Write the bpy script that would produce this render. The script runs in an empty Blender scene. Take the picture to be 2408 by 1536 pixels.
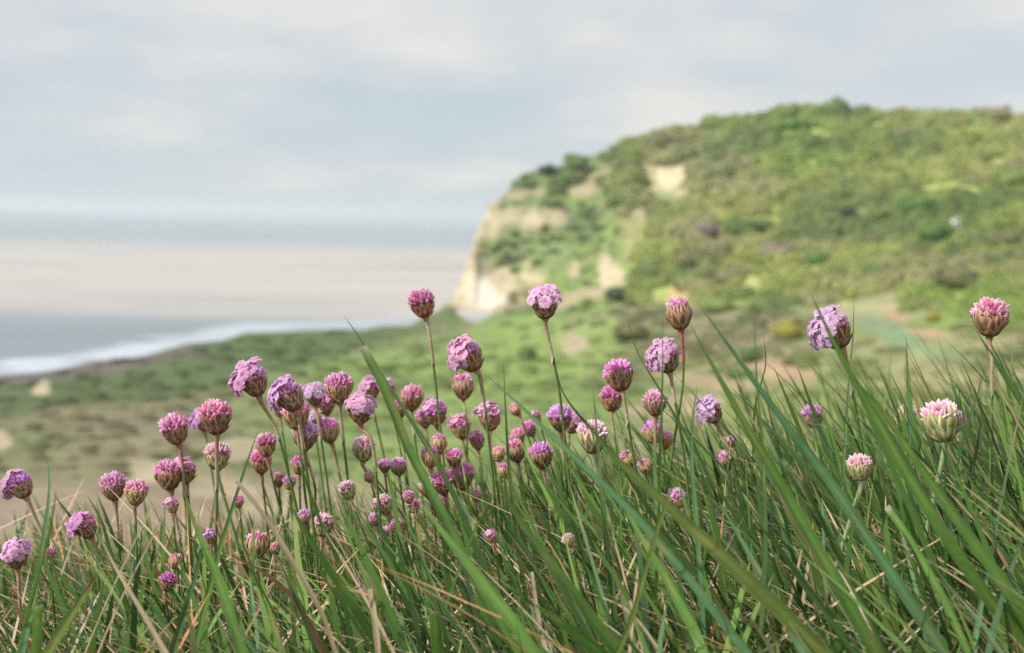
import bpy, math, random
import numpy as np
from mathutils import Vector, Matrix, Euler

random.seed(7)
rng = np.random.default_rng(7)
C = bpy.context.scene.collection
R_ = math.radians

# ------------------------------------------------------------------ camera
FPX = 2542.0                                   # focal length in units of a 2408 px wide picture
PITCH = math.atan(260 / FPX)
ROLL = 0.020
CAM = np.array([0.0, 0.0, 0.30])
F0 = np.array([0, math.cos(PITCH), -math.sin(PITCH)])
U0 = np.array([0, math.sin(PITCH), math.cos(PITCH)])
R0 = np.array([1.0, 0, 0])
RV = R0 * math.cos(ROLL) + U0 * math.sin(ROLL)
UV = U0 * math.cos(ROLL) - R0 * math.sin(ROLL)
cam_d = bpy.data.cameras.new("camera")
cam = bpy.data.objects.new("camera", cam_d)
C.objects.link(cam)
m = Matrix.Identity(4)
for i in range(3):
    m[i][0], m[i][1], m[i][2], m[i][3] = RV[i], UV[i], -F0[i], CAM[i]
cam.matrix_world = m
cam_d.sensor_width = 36
cam_d.lens = 36 * FPX / 2408
cam_d.clip_start = 0.02
cam_d.clip_end = 80000
cam_d.dof.use_dof = True
cam_d.dof.focus_distance = 0.74
cam_d.dof.aperture_fstop = 6.7
bpy.context.scene.camera = cam

# ------------------------------------------------------------------ light
SUN_EL, SUN_AZ = R_(40), R_(-118)              # azimuth clockwise from +y: the sun stands left of and a little behind the camera
SUN_DIR = Vector((math.cos(SUN_EL) * math.sin(SUN_AZ), math.cos(SUN_EL) * math.cos(SUN_AZ), math.sin(SUN_EL)))
sun_d = bpy.data.lights.new("sun", 'SUN')
sun_d.energy = 4.4
sun_d.angle = R_(1.5)
sun_d.color = (1.0, 0.94, 0.84)
sun = bpy.data.objects.new("sun", sun_d)
C.objects.link(sun)
sun.rotation_euler = (-SUN_DIR).to_track_quat('-Z', 'Y').to_euler()

sc = bpy.context.scene
sc.view_settings.view_transform = 'Standard'
sc.view_settings.look = 'None'
sc.view_settings.exposure = 0.0
sc.view_settings.gamma = 1.0
sc.render.engine = 'CYCLES'
sc.cycles.max_bounces = 6
sc.cycles.transparent_max_bounces = 4
sc.cycles.volume_bounces = 1
sc.cycles.use_denoising = False                 # the photograph is grainy; keep the fine sampling grain

w = bpy.data.worlds.new("World")
sc.world = w
w.use_nodes = True
nt = w.node_tree
nt.nodes.clear()
def N(t, kind, **kw):
    n = t.nodes.new(kind)
    for k, v in kw.items():
        setattr(n, k, v)
    return n
out = N(nt, 'ShaderNodeOutputWorld')
sky = N(nt, 'ShaderNodeTexSky', sky_type='NISHITA', sun_disc=False)
sky.sun_elevation = SUN_EL
sky.sun_rotation = SUN_AZ
sky.altitude = 60
sky.dust_density = 0.4
bg1 = N(nt, 'ShaderNodeBackground'); bg1.inputs[1].default_value = 0.14
hs = N(nt, 'ShaderNodeHueSaturation'); hs.inputs['Saturation'].default_value = 0.8; hs.inputs['Value'].default_value = 1.0
nt.links.new(sky.outputs[0], hs.inputs['Color'])
sky_mix = N(nt, 'ShaderNodeMix', data_type='RGBA'); sky_mix.inputs[0].default_value = 0.9
nt.links.new(hs.outputs[0], sky_mix.inputs[6]); sky_mix.inputs[7].default_value = (3.95, 4.55, 5.05, 1)   # thin high veil of cloud
nt.links.new(sky_mix.outputs[2], bg1.inputs[0])
bg2 = N(nt, 'ShaderNodeBackground'); bg2.inputs[1].default_value = 1.0
tc = N(nt, 'ShaderNodeTexCoord')
sep = N(nt, 'ShaderNodeSeparateXYZ')
nt.links.new(tc.outputs['Generated'], sep.inputs[0])
def M(t, op, a, b=None, clamp=False):
    n = N(t, 'ShaderNodeMath', operation=op, use_clamp=clamp)
    for i, v in enumerate((a, b)):
        if v is None: continue
        if isinstance(v, (int, float)): n.inputs[i].default_value = v
        else: t.links.new(v, n.inputs[i])
    return n.outputs[0]
zz = M(nt, 'ADD', M(nt, 'MAXIMUM', sep.outputs[2], 0.0), 0.22)
cx = M(nt, 'DIVIDE', sep.outputs[0], zz)
cy = M(nt, 'DIVIDE', sep.outputs[1], zz)
comb = N(nt, 'ShaderNodeCombineXYZ')
nt.links.new(cx, comb.inputs[0]); nt.links.new(cy, comb.inputs[1])
def wnoise(scale, detail, rough, off):
    mp = N(nt, 'ShaderNodeMapping'); mp.inputs['Location'].default_value = off
    nt.links.new(comb.outputs[0], mp.inputs[0])
    n = N(nt, 'ShaderNodeTexNoise'); n.inputs['Scale'].default_value = scale
    n.inputs['Detail'].default_value = detail; n.inputs['Roughness'].default_value = rough
    nt.links.new(mp.outputs[0], n.inputs['Vector'])
    return n.outputs['Fac']
n1 = wnoise(1.1, 4, 0.5, (3.1, 1.7, 0))
n2 = wnoise(2.6, 3, 0.5, (9.0, 4.0, 0))
# more cloud towards the right and overhead, clearer over the sea on the left
bias = M(nt, 'ADD', M(nt, 'MULTIPLY', sep.outputs[0], 0.55), M(nt, 'MULTIPLY', sep.outputs[2], 0.95))
mask0 = M(nt, 'ADD', M(nt, 'MULTIPLY', M(nt, 'SUBTRACT', n1, 0.5), 3.2), M(nt, 'ADD', bias, 0.42))
mask = N(nt, 'ShaderNodeMapRange', interpolation_type='SMOOTHSTEP')
mask.inputs['From Min'].default_value = 0.0; mask.inputs['From Max'].default_value = 1.1
mask.inputs['To Min'].default_value = 0.0; mask.inputs['To Max'].default_value = 0.97
nt.links.new(mask0, mask.inputs['Value'])
cr = N(nt, 'ShaderNodeValToRGB')
cr.color_ramp.elements[0].position = 0.36; cr.color_ramp.elements[0].color = (0.67, 0.71, 0.745, 1)
cr.color_ramp.elements[1].position = 0.66; cr.color_ramp.elements[1].color = (0.86, 0.825, 0.79, 1)
nt.links.new(n2, cr.inputs[0])
nt.links.new(cr.outputs[0], bg2.inputs[0])
mx = N(nt, 'ShaderNodeMixShader')
nt.links.new(mask.outputs[0], mx.inputs[0]); nt.links.new(bg1.outputs[0], mx.inputs[1]); nt.links.new(bg2.outputs[0], mx.inputs[2])
nt.links.new(mx.outputs[0], out.inputs[0])

# ------------------------------------------------------------------ helpers
SEA = -60.0
def ray(px, py):
    return F0 + (px - 1204) / FPX * RV + (768 - py) / FPX * UV
def P(px, py, d):
    return CAM + d * ray(px, py)
def project(p):                                  # p (...,3) -> px, py, depth
    q = np.asarray(p) - CAM
    d = q @ F0
    d = np.where(np.abs(d) < 1e-6, 1e-6, d)
    return 1204 + (q @ RV) / d * FPX, 768 - (q @ UV) / d * FPX, d

def _h(ix, iy, iz, s):
    n = (ix * 374761393 + iy * 668265263 + iz * 2147483647 + s * 144665) & 0xffffffff
    n = ((n ^ (n >> 13)) * 1274126177) & 0xffffffff
    n = (n ^ (n >> 16)) & 0xffffffff
    return n / 4294967295.0
def vnoise(x, y, z=None, s=0):
    x = np.asarray(x, float); y = np.asarray(y, float)
    z = np.zeros_like(x) if z is None else np.asarray(z, float)
    ix, iy, iz = np.floor(x).astype(np.int64), np.floor(y).astype(np.int64), np.floor(z).astype(np.int64)
    fx, fy, fz = x - ix, y - iy, z - iz
    fx, fy, fz = [f * f * (3 - 2 * f) for f in (fx, fy, fz)]
    r = 0
    for dx in (0, 1):
        for dy in (0, 1):
            for dz in (0, 1):
                wgt = (fx if dx else 1 - fx) * (fy if dy else 1 - fy) * (fz if dz else 1 - fz)
                r = r + wgt * _h(ix + dx, iy + dy, iz + dz, s)
    return r
def fbm(x, y, z=None, s=0, o=4):
    r, a, t = 0, 0.5, 0
    for i in range(o):
        f = 2 ** i
        r = r + a * vnoise(x * f + 17 * i, y * f - 9 * i, None if z is None else z * f, s + i)
        t += a; a *= 0.5
    return r / t
def sm(a, b, x):
    t = np.clip((x - a) / (b - a), 0, 1)
    return t * t * (3 - 2 * t)

def mesh_np(name, V, faces, col=None, smooth=True, uv=None):
    """faces: (n,k) int array or list of such arrays"""
    if not isinstance(faces, list): faces = [faces]
    faces = [f for f in faces if len(f)]
    me = bpy.data.meshes.new(name)
    V = np.asarray(V, np.float32)
    me.vertices.add(len(V)); me.vertices.foreach_set('co', V.ravel())
    nl = sum(f.size for f in faces); nf = sum(len(f) for f in faces)
    me.loops.add(nl); me.polygons.add(nf)
    li = np.concatenate([f.ravel() for f in faces]).astype(np.int32)
    tot = np.concatenate([np.full(len(f), f.shape[1]) for f in faces]).astype(np.int32)
    st = np.concatenate([[0], np.cumsum(tot)[:-1]]).astype(np.int32)
    me.loops.foreach_set('vertex_index', li)
    me.polygons.foreach_set('loop_start', st)
    me.polygons.foreach_set('loop_total', tot)
    if smooth: me.polygons.foreach_set('use_smooth', np.ones(nf, bool))
    me.update(calc_edges=True)
    if col is not None:
        a = me.color_attributes.new('Col', 'FLOAT_COLOR', 'POINT')
        c = np.ones((len(V), 4), np.float32); c[:, :3] = col
        a.data.foreach_set('color', c.ravel())
    if uv is not None:
        a = me.attributes.new('across', 'FLOAT', 'POINT')
        a.data.foreach_set('value', np.asarray(uv, np.float32))
    return me

def link(name, me, mat, parent=None, loc=None):
    o = bpy.data.objects.new(name, me)
    C.objects.link(o)
    if me is not None and mat is not None and not me.materials: me.materials.append(mat)
    if parent is not None: o.parent = parent
    if loc is not None: o.location = loc
    return o
def tag(o, label=None, cat=None, group=None, kind=None):
    if label: o['label'] = label
    if cat: o['category'] = cat
    if group: o['group'] = group
    if kind: o['kind'] = kind
    return o

def grid_faces(nu, nv, off=0):
    i = np.arange(nu - 1)[:, None]; j = np.arange(nv - 1)[None, :]
    a = (i * nv + j).ravel() + off
    return np.stack([a, a + 1, a + nv + 1, a + nv], 1)

# ------------------------------------------------------------------ materials
def mat_new(name):
    mt = bpy.data.materials.new(name); mt.use_nodes = True
    t = mt.node_tree; t.nodes.clear()
    return mt, t
def leaf_mat(name, transl=0.3, rough=0.5, spec=0.3, nscale=0, namp=0.0, stripes=False, objcol=False):
    mt, t = mat_new(name)
    o = N(t, 'ShaderNodeOutputMaterial')
    at = N(t, 'ShaderNodeAttribute'); at.attribute_name = 'Col'
    c = at.outputs['Color']
    def mul(c, v):
        mm = N(t, 'ShaderNodeMix', data_type='RGBA', blend_type='MULTIPLY'); mm.inputs[0].default_value = 1
        t.links.new(c, mm.inputs[6]); t.links.new(v, mm.inputs[7])
        return mm.outputs[2]
    if objcol:
        oi = N(t, 'ShaderNodeObjectInfo'); c = mul(c, oi.outputs['Color'])
    if nscale:
        tcn = N(t, 'ShaderNodeTexCoord')
        n = N(t, 'ShaderNodeTexNoise'); n.inputs['Scale'].default_value = nscale; n.inputs['Detail'].default_value = 3
        t.links.new(tcn.outputs['Object'], n.inputs['Vector'])
        mr = N(t, 'ShaderNodeMapRange'); mr.inputs['From Min'].default_value = 0.3; mr.inputs['From Max'].default_value = 0.7
        mr.inputs['To Min'].default_value = 1 - namp; mr.inputs['To Max'].default_value = 1 + namp
        t.links.new(n.outputs['Fac'], mr.inputs['Value'])
        c = mul(c, mr.outputs[0])
    b = N(t, 'ShaderNodeBsdfPrincipled')
    b.inputs['Roughness'].default_value = rough
    b.inputs['Specular IOR Level'].default_value = spec
    if stripes:
        au = N(t, 'ShaderNodeAttribute'); au.attribute_name = 'across'
        wv = M(t, 'SINE', M(t, 'MULTIPLY', au.outputs['Fac'], 60.0))
        bp = N(t, 'ShaderNodeBump'); bp.inputs['Strength'].default_value = 0.35; bp.inputs['Distance'].default_value = 0.0004
        t.links.new(wv, bp.inputs['Height']); t.links.new(bp.outputs[0], b.inputs['Normal'])
        mr = N(t, 'ShaderNodeMapRange'); mr.inputs['From Min'].default_value = -1; mr.inputs['From Max'].default_value = 1
        mr.inputs['To Min'].default_value = 0.86; mr.inputs['To Max'].default_value = 1.12
        t.links.new(wv, mr.inputs['Value'])
        c = mul(c, mr.outputs[0])
    t.links.new(c, b.inputs['Base Color'])
    tr = N(t, 'ShaderNodeBsdfTranslucent'); t.links.new(c, tr.inputs[0])
    ms = N(t, 'ShaderNodeMixShader'); ms.inputs[0].default_value = transl
    t.links.new(b.outputs[0], ms.inputs[1]); t.links.new(tr.outputs[0], ms.inputs[2])
    t.links.new(ms.outputs[0], o.inputs[0])
    return mt
M_turf = leaf_mat('turf', 0.20, 0.55, 0.25)
M_blade = leaf_mat('grass_blade', 0.30, 0.42, 0.35, nscale=60, namp=0.14, stripes=True)
M_petal = leaf_mat('petal', 0.40, 0.6, 0.15, objcol=True)
M_bract = leaf_mat('papery_bract', 0.25, 0.55, 0.25, nscale=420, namp=0.22, objcol=True)
M_bud = leaf_mat('bud', 0.25, 0.5, 0.25, objcol=True)
M_stem = leaf_mat('stem', 0.08, 0.5, 0.3, nscale=300, namp=0.2)
M_crown = leaf_mat('tree_crown', 0.5, 0.7, 0.1, objcol=True)
M_wood = leaf_mat('woodland', 0.5, 0.7, 0.1)
M_bark = leaf_mat('bark', 0.0, 0.9, 0.1, objcol=False)

def ground_mat(name, scale, amp, bump, dist):
    mt, t = mat_new(name)
    o = N(t, 'ShaderNodeOutputMaterial'); b = N(t, 'ShaderNodeBsdfPrincipled')
    b.inputs['Roughness'].default_value = 0.95; b.inputs['Specular IOR Level'].default_value = 0.1
    at = N(t, 'ShaderNodeAttribute'); at.attribute_name = 'Col'
    tcn = N(t, 'ShaderNodeTexCoord')
    n = N(t, 'ShaderNodeTexNoise'); n.inputs['Scale'].default_value = scale; n.inputs['Detail'].default_value = 5
    t.links.new(tcn.outputs['Object'], n.inputs['Vector'])
    mr = N(t, 'ShaderNodeMapRange'); mr.inputs['From Min'].default_value = 0.3; mr.inputs['From Max'].default_value = 0.7
    mr.inputs['To Min'].default_value = 1 - amp; mr.inputs['To Max'].default_value = 1 + amp
    t.links.new(n.outputs['Fac'], mr.inputs['Value'])
    mm = N(t, 'ShaderNodeMix', data_type='RGBA', blend_type='MULTIPLY'); mm.inputs[0].default_value = 1
    t.links.new(at.outputs['Color'], mm.inputs[6]); t.links.new(mr.outputs[0], mm.inputs[7])
    t.links.new(mm.outputs[2], b.inputs['Base Color'])
    bp = N(t, 'ShaderNodeBump'); bp.inputs['Strength'].default_value = bump; bp.inputs['Distance'].default_value = dist
    t.links.new(n.outputs['Fac'], bp.inputs['Height']); t.links.new(bp.outputs[0], b.inputs['Normal'])
    t.links.new(b.outputs[0], o.inputs[0])
    return mt
M_hill = ground_mat('hill_ground', 0.12, 0.18, 0.6, 2.0)
M_soil = ground_mat('bank_soil', 40, 0.35, 0.8, 0.01)

# ------------------------------------------------------------------ far terrain: height field round the bay
ZC = CAM[2]
# each column: picture column -> [(picture row, range in metres)] from near to far; the last point is the skyline or the shore
NEAR = [(1400, 60), (1230, 100)]
COLS = {
    -900: [(1450, 60), (1250, 100), (1120, 150), (1040, 200), (985, 'S')],
    -400: [(1400, 60), (1240, 95), (1090, 150), (1010, 210), (960, 260), (925, 'S')],
    0: NEAR + [(1080, 150), (1000, 210), (935, 290), (884, 'S')],
    250: NEAR + [(1060, 155), (960, 235), (900, 315), (845, 'S')],
    450: NEAR + [(1040, 165), (940, 255), (860, 370), (806, 'S')],
    580: NEAR + [(1030, 170), (930, 270), (850, 390), (781, 'S')],
    800: NEAR + [(1020, 180), (920, 280), (840, 420), (774, 545)],
    900: NEAR + [(1010, 185), (910, 290), (830, 440), (766, 570)],
    1000: NEAR + [(1005, 190), (900, 310), (810, 470), (738, 655)],
    1050: NEAR + [(1000, 195), (890, 320), (800, 490), (714, 715)],
    1064: NEAR + [(1000, 195), (890, 320), (800, 490), (722, 700), (690, 722)],
    1078: NEAR + [(1000, 195), (890, 320), (800, 490), (728, 698), (650, 724)],
    1096: NEAR + [(1000, 195), (890, 320), (800, 490), (733, 696), (604, 730)],
    1112: NEAR + [(1000, 195), (890, 320), (800, 490), (736, 694), (552, 736)],
    1128: NEAR + [(1000, 195), (890, 325), (800, 490), (736, 694), (600, 728), (512, 742)],
    1142: NEAR + [(1000, 195), (890, 325), (800, 490), (732, 694), (590, 728), (474, 750)],
    1165: NEAR + [(1000, 200), (885, 330), (800, 490), (728, 692), (590, 728), (480, 748), (466, 758)],
    1200: NEAR + [(1000, 200), (885, 330), (795, 495), (722, 690), (590, 728), (485, 750), (432, 785)],
    1240: NEAR + [(1000, 205), (880, 335), (790, 495), (715, 685), (590, 726), (490, 752), (402, 815)],
    1330: NEAR + [(1000, 210), (880, 335), (780, 490), (700, 655), (590, 710), (490, 760), (372, 840)],
    1450: NEAR + [(1000, 210), (880, 330), (780, 450), (690, 600), (560, 700), (440, 780), (332, 865)],
    1560: NEAR + [(1000, 205), (890, 310), (790, 425), (690, 550), (560, 670), (430, 775), (314, 870)],
    1660: NEAR + [(1000, 200), (890, 300), (790, 405), (690, 520), (560, 650), (420, 770), (294, 875)],
    1760: NEAR + [(1000, 190), (890, 280), (790, 385), (690, 495), (550, 635), (410, 770), (273, 880)],
    1850: NEAR + [(1000, 180), (890, 265), (790, 365), (690, 475), (550, 620), (400, 760), (256, 880)],
    1960: NEAR + [(1010, 170), (890, 255), (790, 350), (690, 455), (550, 600), (400, 745), (263, 870)],
    2120: [(1400, 55), (1200, 90), (1020, 155), (890, 245), (790, 330), (690, 425), (550, 570), (400, 720), (267, 850)],
    2260: [(1400, 55), (1200, 88), (1030, 145), (890, 235), (790, 320), (690, 410), (550, 550), (400, 700), (268, 830)],
    2420: [(1400, 50), (1200, 84), (1040, 135), (890, 225), (790, 305), (690, 390), (550, 530), (400, 670), (261, 810)],
    2900: [(1400, 45), (1200, 80), (1040, 125), (890, 205), (790, 280), (690, 360), (550, 490), (400, 620), (250, 760)],
    3600: [(1400, 40), (1200, 70), (1040, 110), (890, 180), (790, 240), (690, 310), (550, 430), (400, 550), (240, 680)],
}
rr = np.concatenate([np.geomspace(2.6, 150, 90, endpoint=False), np.linspace(150, 600, 170, endpoint=False),
                     np.linspace(600, 920, 230, endpoint=False), np.geomspace(920, 3500, 40)])
def tan_el(px, py):
    r = ray(px, py)
    return r[2] / math.hypot(r[0], r[1]), math.atan2(r[0], r[1])
col_az, col_z, shore_az, shore_r = [], [], [], []
for px in sorted(COLS):
    pts = COLS[px]
    _, az = tan_el(px, 800)
    rs, zs = [2.6, 10, 28], [-1.55, -6.0, -14.0]
    for py, r in pts:
        te, _ = tan_el(px, py)
        if r == 'S':
            r = (SEA + 0.3 - ZC) / te
        rs.append(r); zs.append(ZC + te * r)
    rl, zl = rs[-1], zs[-1]
    if px <= 1050:
        shore_az.append(az); shore_r.append((SEA - ZC) / tan_el(px, pts[-1][0])[0])
        rs += [rl + 8, rl + 60, 4000]; zs += [min(zl - 2, SEA - 1.5), SEA - 6, SEA - 30]
    elif px < 1142:
        rs += [rl + 12, rl + 40, 4000]; zs += [zl - 25, SEA - 5, SEA - 30]
    elif px < 1700:
        k = (px - 1142) / 558
        rs += [rl + 30 + 40 * k, rl + 130 + 400 * k, 4000]; zs += [zl - 3, SEA - 5, SEA - 30]
    else:
        rs += [rl + 80, rl + 500, 4000]; zs += [zl - 4, zl - 25, zl - 80]
    zc = np.interp(np.log(rr), np.log(rs), zs)
    # gently round the knees of the profile except on the cliffs
    if px <= 1040 or px >= 1400:
        k = np.array([1, 2, 3, 2, 1.0]); k /= k.sum()
        zz_ = np.pad(zc, 2, mode='edge')
        zc = np.convolve(zz_, k, 'valid')
    col_az.append(az); col_z.append(zc)
col_az = np.array(col_az); col_z = np.array(col_z)
AZ = np.linspace(col_az[0], col_az[-1], 950)
ZT = np.empty((len(AZ), len(rr)))
for j in range(len(rr)):
    ZT[:, j] = np.interp(AZ, col_az, col_z[:, j])
XX = np.sin(AZ)[:, None] * rr[None, :]; YY = np.cos(AZ)[:, None] * rr[None, :]
amp = np.clip(rr, 0, 500)[None, :] * 0.008 * sm(30, 120, rr)[None, :]
land = sm(SEA - 1, SEA + 12, ZT)
ZT = ZT + amp * land * ((fbm(XX / 42, YY / 42, s=3) - 0.5) * 2.0 + (fbm(XX / 13, YY / 13, s=9) - 0.5) * 0.9)
PXg, PYg, _ = project(np.stack([XX, YY, ZT], -1))
# gullies in the cliff
gul = (fbm(XX / 16, YY / 60, s=21, o=3) - 0.5) * 5.5
cliff_zone = sm(1500, 1250, PXg) * sm(1040, 1110, PXg) * sm(760, 700, PYg) * (rr[None, :] > 640)
ZT = ZT + gul * cliff_zone

# bare patches: (px, py, rx, ry, tilt deg, colour)
CREAM, WHITE, TAN, ORG, SAND = (.50, .43, .29), (.62, .57, .48), (.38, .33, .21), (.42, .30, .19), (.41, .355, .24)
PATCH = [
    (1205, 510, 72, 30, 0, CREAM), (1150, 520, 30, 50, 0, CREAM), (1120, 560, 18, 40, 15, CREAM), (1085, 655, 30, 60, 22, CREAM), (1110, 700, 45, 36, 0, CREAM),
    (1150, 690, 46, 42, 10, WHITE), (1185, 655, 30, 30, 0, CREAM), (1250, 640, 34, 28, 0, CREAM), (1310, 508, 30, 26, 0, TAN), (1372, 450, 42, 16, -10, TAN),
    (1235, 452, 42, 12, -8, TAN), (1578, 410, 34, 38, 20, (.64, .56, .38)), (1524, 412, 11, 26, 0, TAN), (1520, 480, 9, 42, 25, TAN), (1485, 560, 12, 50, 15, (.30, .29, .14)),
    (1432, 660, 22, 24, 0, WHITE), (1440, 650, 34, 26, -20, CREAM), (1420, 625, 16, 26, 10, CREAM), (1400, 690, 40, 14, -10, TAN), (1350, 636, 12, 20, 10, CREAM), (1345, 702, 60, 14, -28, TAN), (1350, 808, 38, 24, 0, TAN),
    (1598, 684, 23, 21, 0, (.62, .46, .22)), (1835, 872, 75, 24, 8, ORG), (2180, 782, 55, 12, 8, ORG), (2080, 712, 60, 14, 10, TAN), (2110, 745, 30, 12, 20, ORG),
    (2105, 790, 100, 24, 25, (.22, .29, .17)), (2020, 700, 70, 12, 0, (.27, .30, .17)), (2200, 830, 70, 20, 10, (.25, .30, .15)),
    (560, 1058, 80, 22, -8, SAND), (350, 1110, 62, 24, 0, SAND), (640, 1190, 90, 24, 0, TAN), (520, 1150, 80, 20, 0, (.40, .34, .24)), (98, 915, 22, 15, -30, CREAM),
    (0, 1040, 30, 26, 0, SAND), (2370, 1110, 130, 60, 0, SAND), (1590, 958, 120, 26, -6, (.36, .30, .19)), (1780, 640, 22, 8, 0, TAN), (1700, 905, 130, 18, 5, (.34, .28, .17)),
    (2260, 590, 14, 30, 0, (.24, .2, .15)),
]
bare = np.zeros_like(ZT)
n_e = fbm(XX / 9, YY / 9, ZT / 5, s=31, o=3)
n_f = fbm(XX / 3.5, YY / 6, ZT / 3, s=33, o=2)
def patch_w(px, py, pt, soft, wob):
    x0, y0, rx, ry, a, _ = pt
    ca, sa = math.cos(R_(a)), math.sin(R_(a))
    u = ((px - x0) * ca + (py - y0) * sa) / rx; v = (-(px - x0) * sa + (py - y0) * ca) / ry
    return sm(1 + soft, 1 - soft, np.sqrt(u * u + v * v) + wob)
# base ground colours: scrubby greens, khaki, brown
G_MID, G_BRIGHT, G_DARK, KHAKI, BROWN = np.array([(.19, .255, .085), (.25, .36, .095), (.10, .15, .07), (.30, .285, .15), (.26, .215, .15)])
nA, nB, nC = fbm(XX / 55, YY / 55, s=41), fbm(XX / 24, YY / 24, s=51), fbm(XX / 90, YY / 90, s=61)
def mixc(a, b, t): return a + (b - a) * t[..., None]
COLT = np.broadcast_to(G_MID, ZT.shape + (3,)).copy()
COLT = mixc(COLT, KHAKI, sm(.45, .62, nA)); COLT = mixc(COLT, G_DARK, sm(.56, .70, nB) * .8); COLT = mixc(COLT, BROWN, sm(.55, .72, nC) * .7)
# broad zones
COLT = mixc(COLT, G_BRIGHT, sm(0, 1, patch_w(PXg, PYg, (1180, 850, 280, 90, -12, 0), .5, (n_e - .5) * .8)) * .85)
COLT = mixc(COLT, G_BRIGHT * .62, sm(0, 1, patch_w(PXg, PYg, (1250, 960, 420, 60, 0, 0), .6, 0)) * .8)
leftz = sm(900, 620, PXg + (n_e - .5) * 120) * sm(50, 90, rr)[None, :]
COLT = mixc(COLT, np.array((.175, .195, .095)), leftz * .85)
COLT = mixc(COLT, np.array((.21, .185, .115)), leftz * sm(.50, .6, nB) * .7)
COLT = mixc(COLT, np.array((.095, .135, .06)), leftz * sm(.46, .58, nA) * .85)
COLT = mixc(COLT, np.array((.10, .145, .06)), patch_w(PXg, PYg, (650, 815, 400, 50, -10, 0), .5, (n_e - .5) * .7) * .95)
COLT = mixc(COLT, BROWN, patch_w(PXg, PYg, (420, 1000, 330, 60, -12, 0), .5, (n_e - .5) * .8) * .65)
COLT = mixc(COLT, np.array((.30, .24, .18)), sm(1060, 1200, PYg) * sm(1300, 700, PXg))
COLT = mixc(COLT, np.array((.21, .25, .08)), sm(900, 960, PYg) * sm(1500, 1800, PXg) * .8)
cg = patch_w(PXg, PYg, (1020, 970, 430, 170, 0, 0), .45, (n_e - .5) * .7)
COLT = mixc(COLT, np.array((.215, .30, .095)), cg * .9)
COLT = mixc(COLT, np.array((.15, .205, .075)), cg * sm(.52, .62, nB) * .7)
COLT = mixc(COLT, np.array((.10, .145, .062)), patch_w(PXg, PYg, (620, 835, 430, 44, -11, 0), .45, (n_e - .5) * .7) * .85)
# shore: dark wet rocks
rock = sm(SEA + 9, SEA + 3, ZT) * sm(560, 300, PXg)
COLT = mixc(COLT, np.array((.14, .12, .115)), rock)
def canopy(x, y):
    x = np.asarray(x, float); y = np.asarray(y, float)
    a_, b_, c_, d_ = fbm(x / 75, y / 110, s=91, o=3), fbm(x / 38, y / 60, s=95, o=3), fbm(x / 50, y / 80, s=99, o=3), fbm(x / 20, y / 26, s=103, o=2)
    c = np.broadcast_to(np.array((.37, .41, .145)), x.shape + (3,)).copy()
    c = mixc(c, np.array((.27, .375, .10)), sm(.48, .56, a_)); c = mixc(c, np.array((.37, .36, .20)), sm(.52, .58, b_) * .85)
    c = mixc(c, np.array((.18, .25, .10)), sm(.56, .64, c_) * .75); c = mixc(c, np.array((.40, .46, .13)), sm(.60, .70, d_) * .6)
    return c
woodzone = sm(1440, 1540, PXg) * sm(740, 690, PYg - (PXg - 1480) * .05)
COLT = mixc(COLT, canopy(XX, YY) * 1.0, woodzone)
COLT = mixc(COLT, np.array((.15, .21, .09)), sm(1150, 1180, PXg) * sm(1500, 1380, PXg) * sm(60, 30, PYg - np.interp(PXg, [1165, 1240, 1330, 1450, 1560], [466, 402, 372, 332, 314])))
for pt in PATCH:
    wgt = patch_w(PXg, PYg, pt, .24, (n_e - .5) * .9 + (n_f - .5) * .9)
    wgt = wgt * (rr[None, :] > 50)
    c = np.array(pt[5]) * (0.82 + 0.36 * n_e)[..., None]
    COLT = COLT + (c - COLT) * wgt[..., None]
    bare = np.maximum(bare, wgt)
# green tongues hanging over the cliff
for pt in [(1185, 572, 70, 17, -4, 0), (1160, 600, 22, 14, 0, 0), (1235, 565, 60, 22, 30, 0), (1290, 600, 55, 46, 0, 0), (1255, 470, 26, 14, 0, 0), (1215, 625, 16, 22, 0, 0)]:
    wgt = patch_w(PXg, PYg, pt, .3, (n_e - .5) * .8) * (rr[None, :] > 500)
    COLT = mixc(COLT, np.array((.20, .26, .11)), wgt); bare = bare * (1 - wgt)
V = np.stack([XX, YY, ZT], -1).reshape(-1, 3)
hill = link('hillside', mesh_np('hillside', V, grid_faces(len(AZ), len(rr)), COLT.reshape(-1, 3)), M_hill)
tag(hill, 'green coastal hillside falling to the shore and rising to the sandstone headland', kind='structure')

lr = np.log(rr)
def terrain_z(x, y):
    r = math.hypot(x, y); a = math.atan2(x, y)
    i = np.clip(np.searchsorted(AZ, a) - 1, 0, len(AZ) - 2); j = np.clip(np.searchsorted(rr, r) - 1, 0, len(rr) - 2)
    fa = np.clip((a - AZ[i]) / (AZ[i + 1] - AZ[i]), 0, 1); fr = np.clip((r - rr[j]) / (rr[j + 1] - rr[j]), 0, 1)
    return (ZT[i, j] * (1 - fa) + ZT[i + 1, j] * fa) * (1 - fr) + (ZT[i, j + 1] * (1 - fa) + ZT[i + 1, j + 1] * fa) * fr
def hit(px, py):                                 # where the sight line through a picture point meets the hillside
    te, az = tan_el(px, py)
    i = int(np.clip(round((az - AZ[0]) / (AZ[1] - AZ[0])), 0, len(AZ) - 1))
    el = (ZT[i] - ZC) / rr
    j = np.nonzero((el >= te) & (rr > 30))[0]
    if not len(j): return None
    r = rr[j[0]]
    return math.sin(az) * r, math.cos(az) * r, ZT[i, j[0]]

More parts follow.
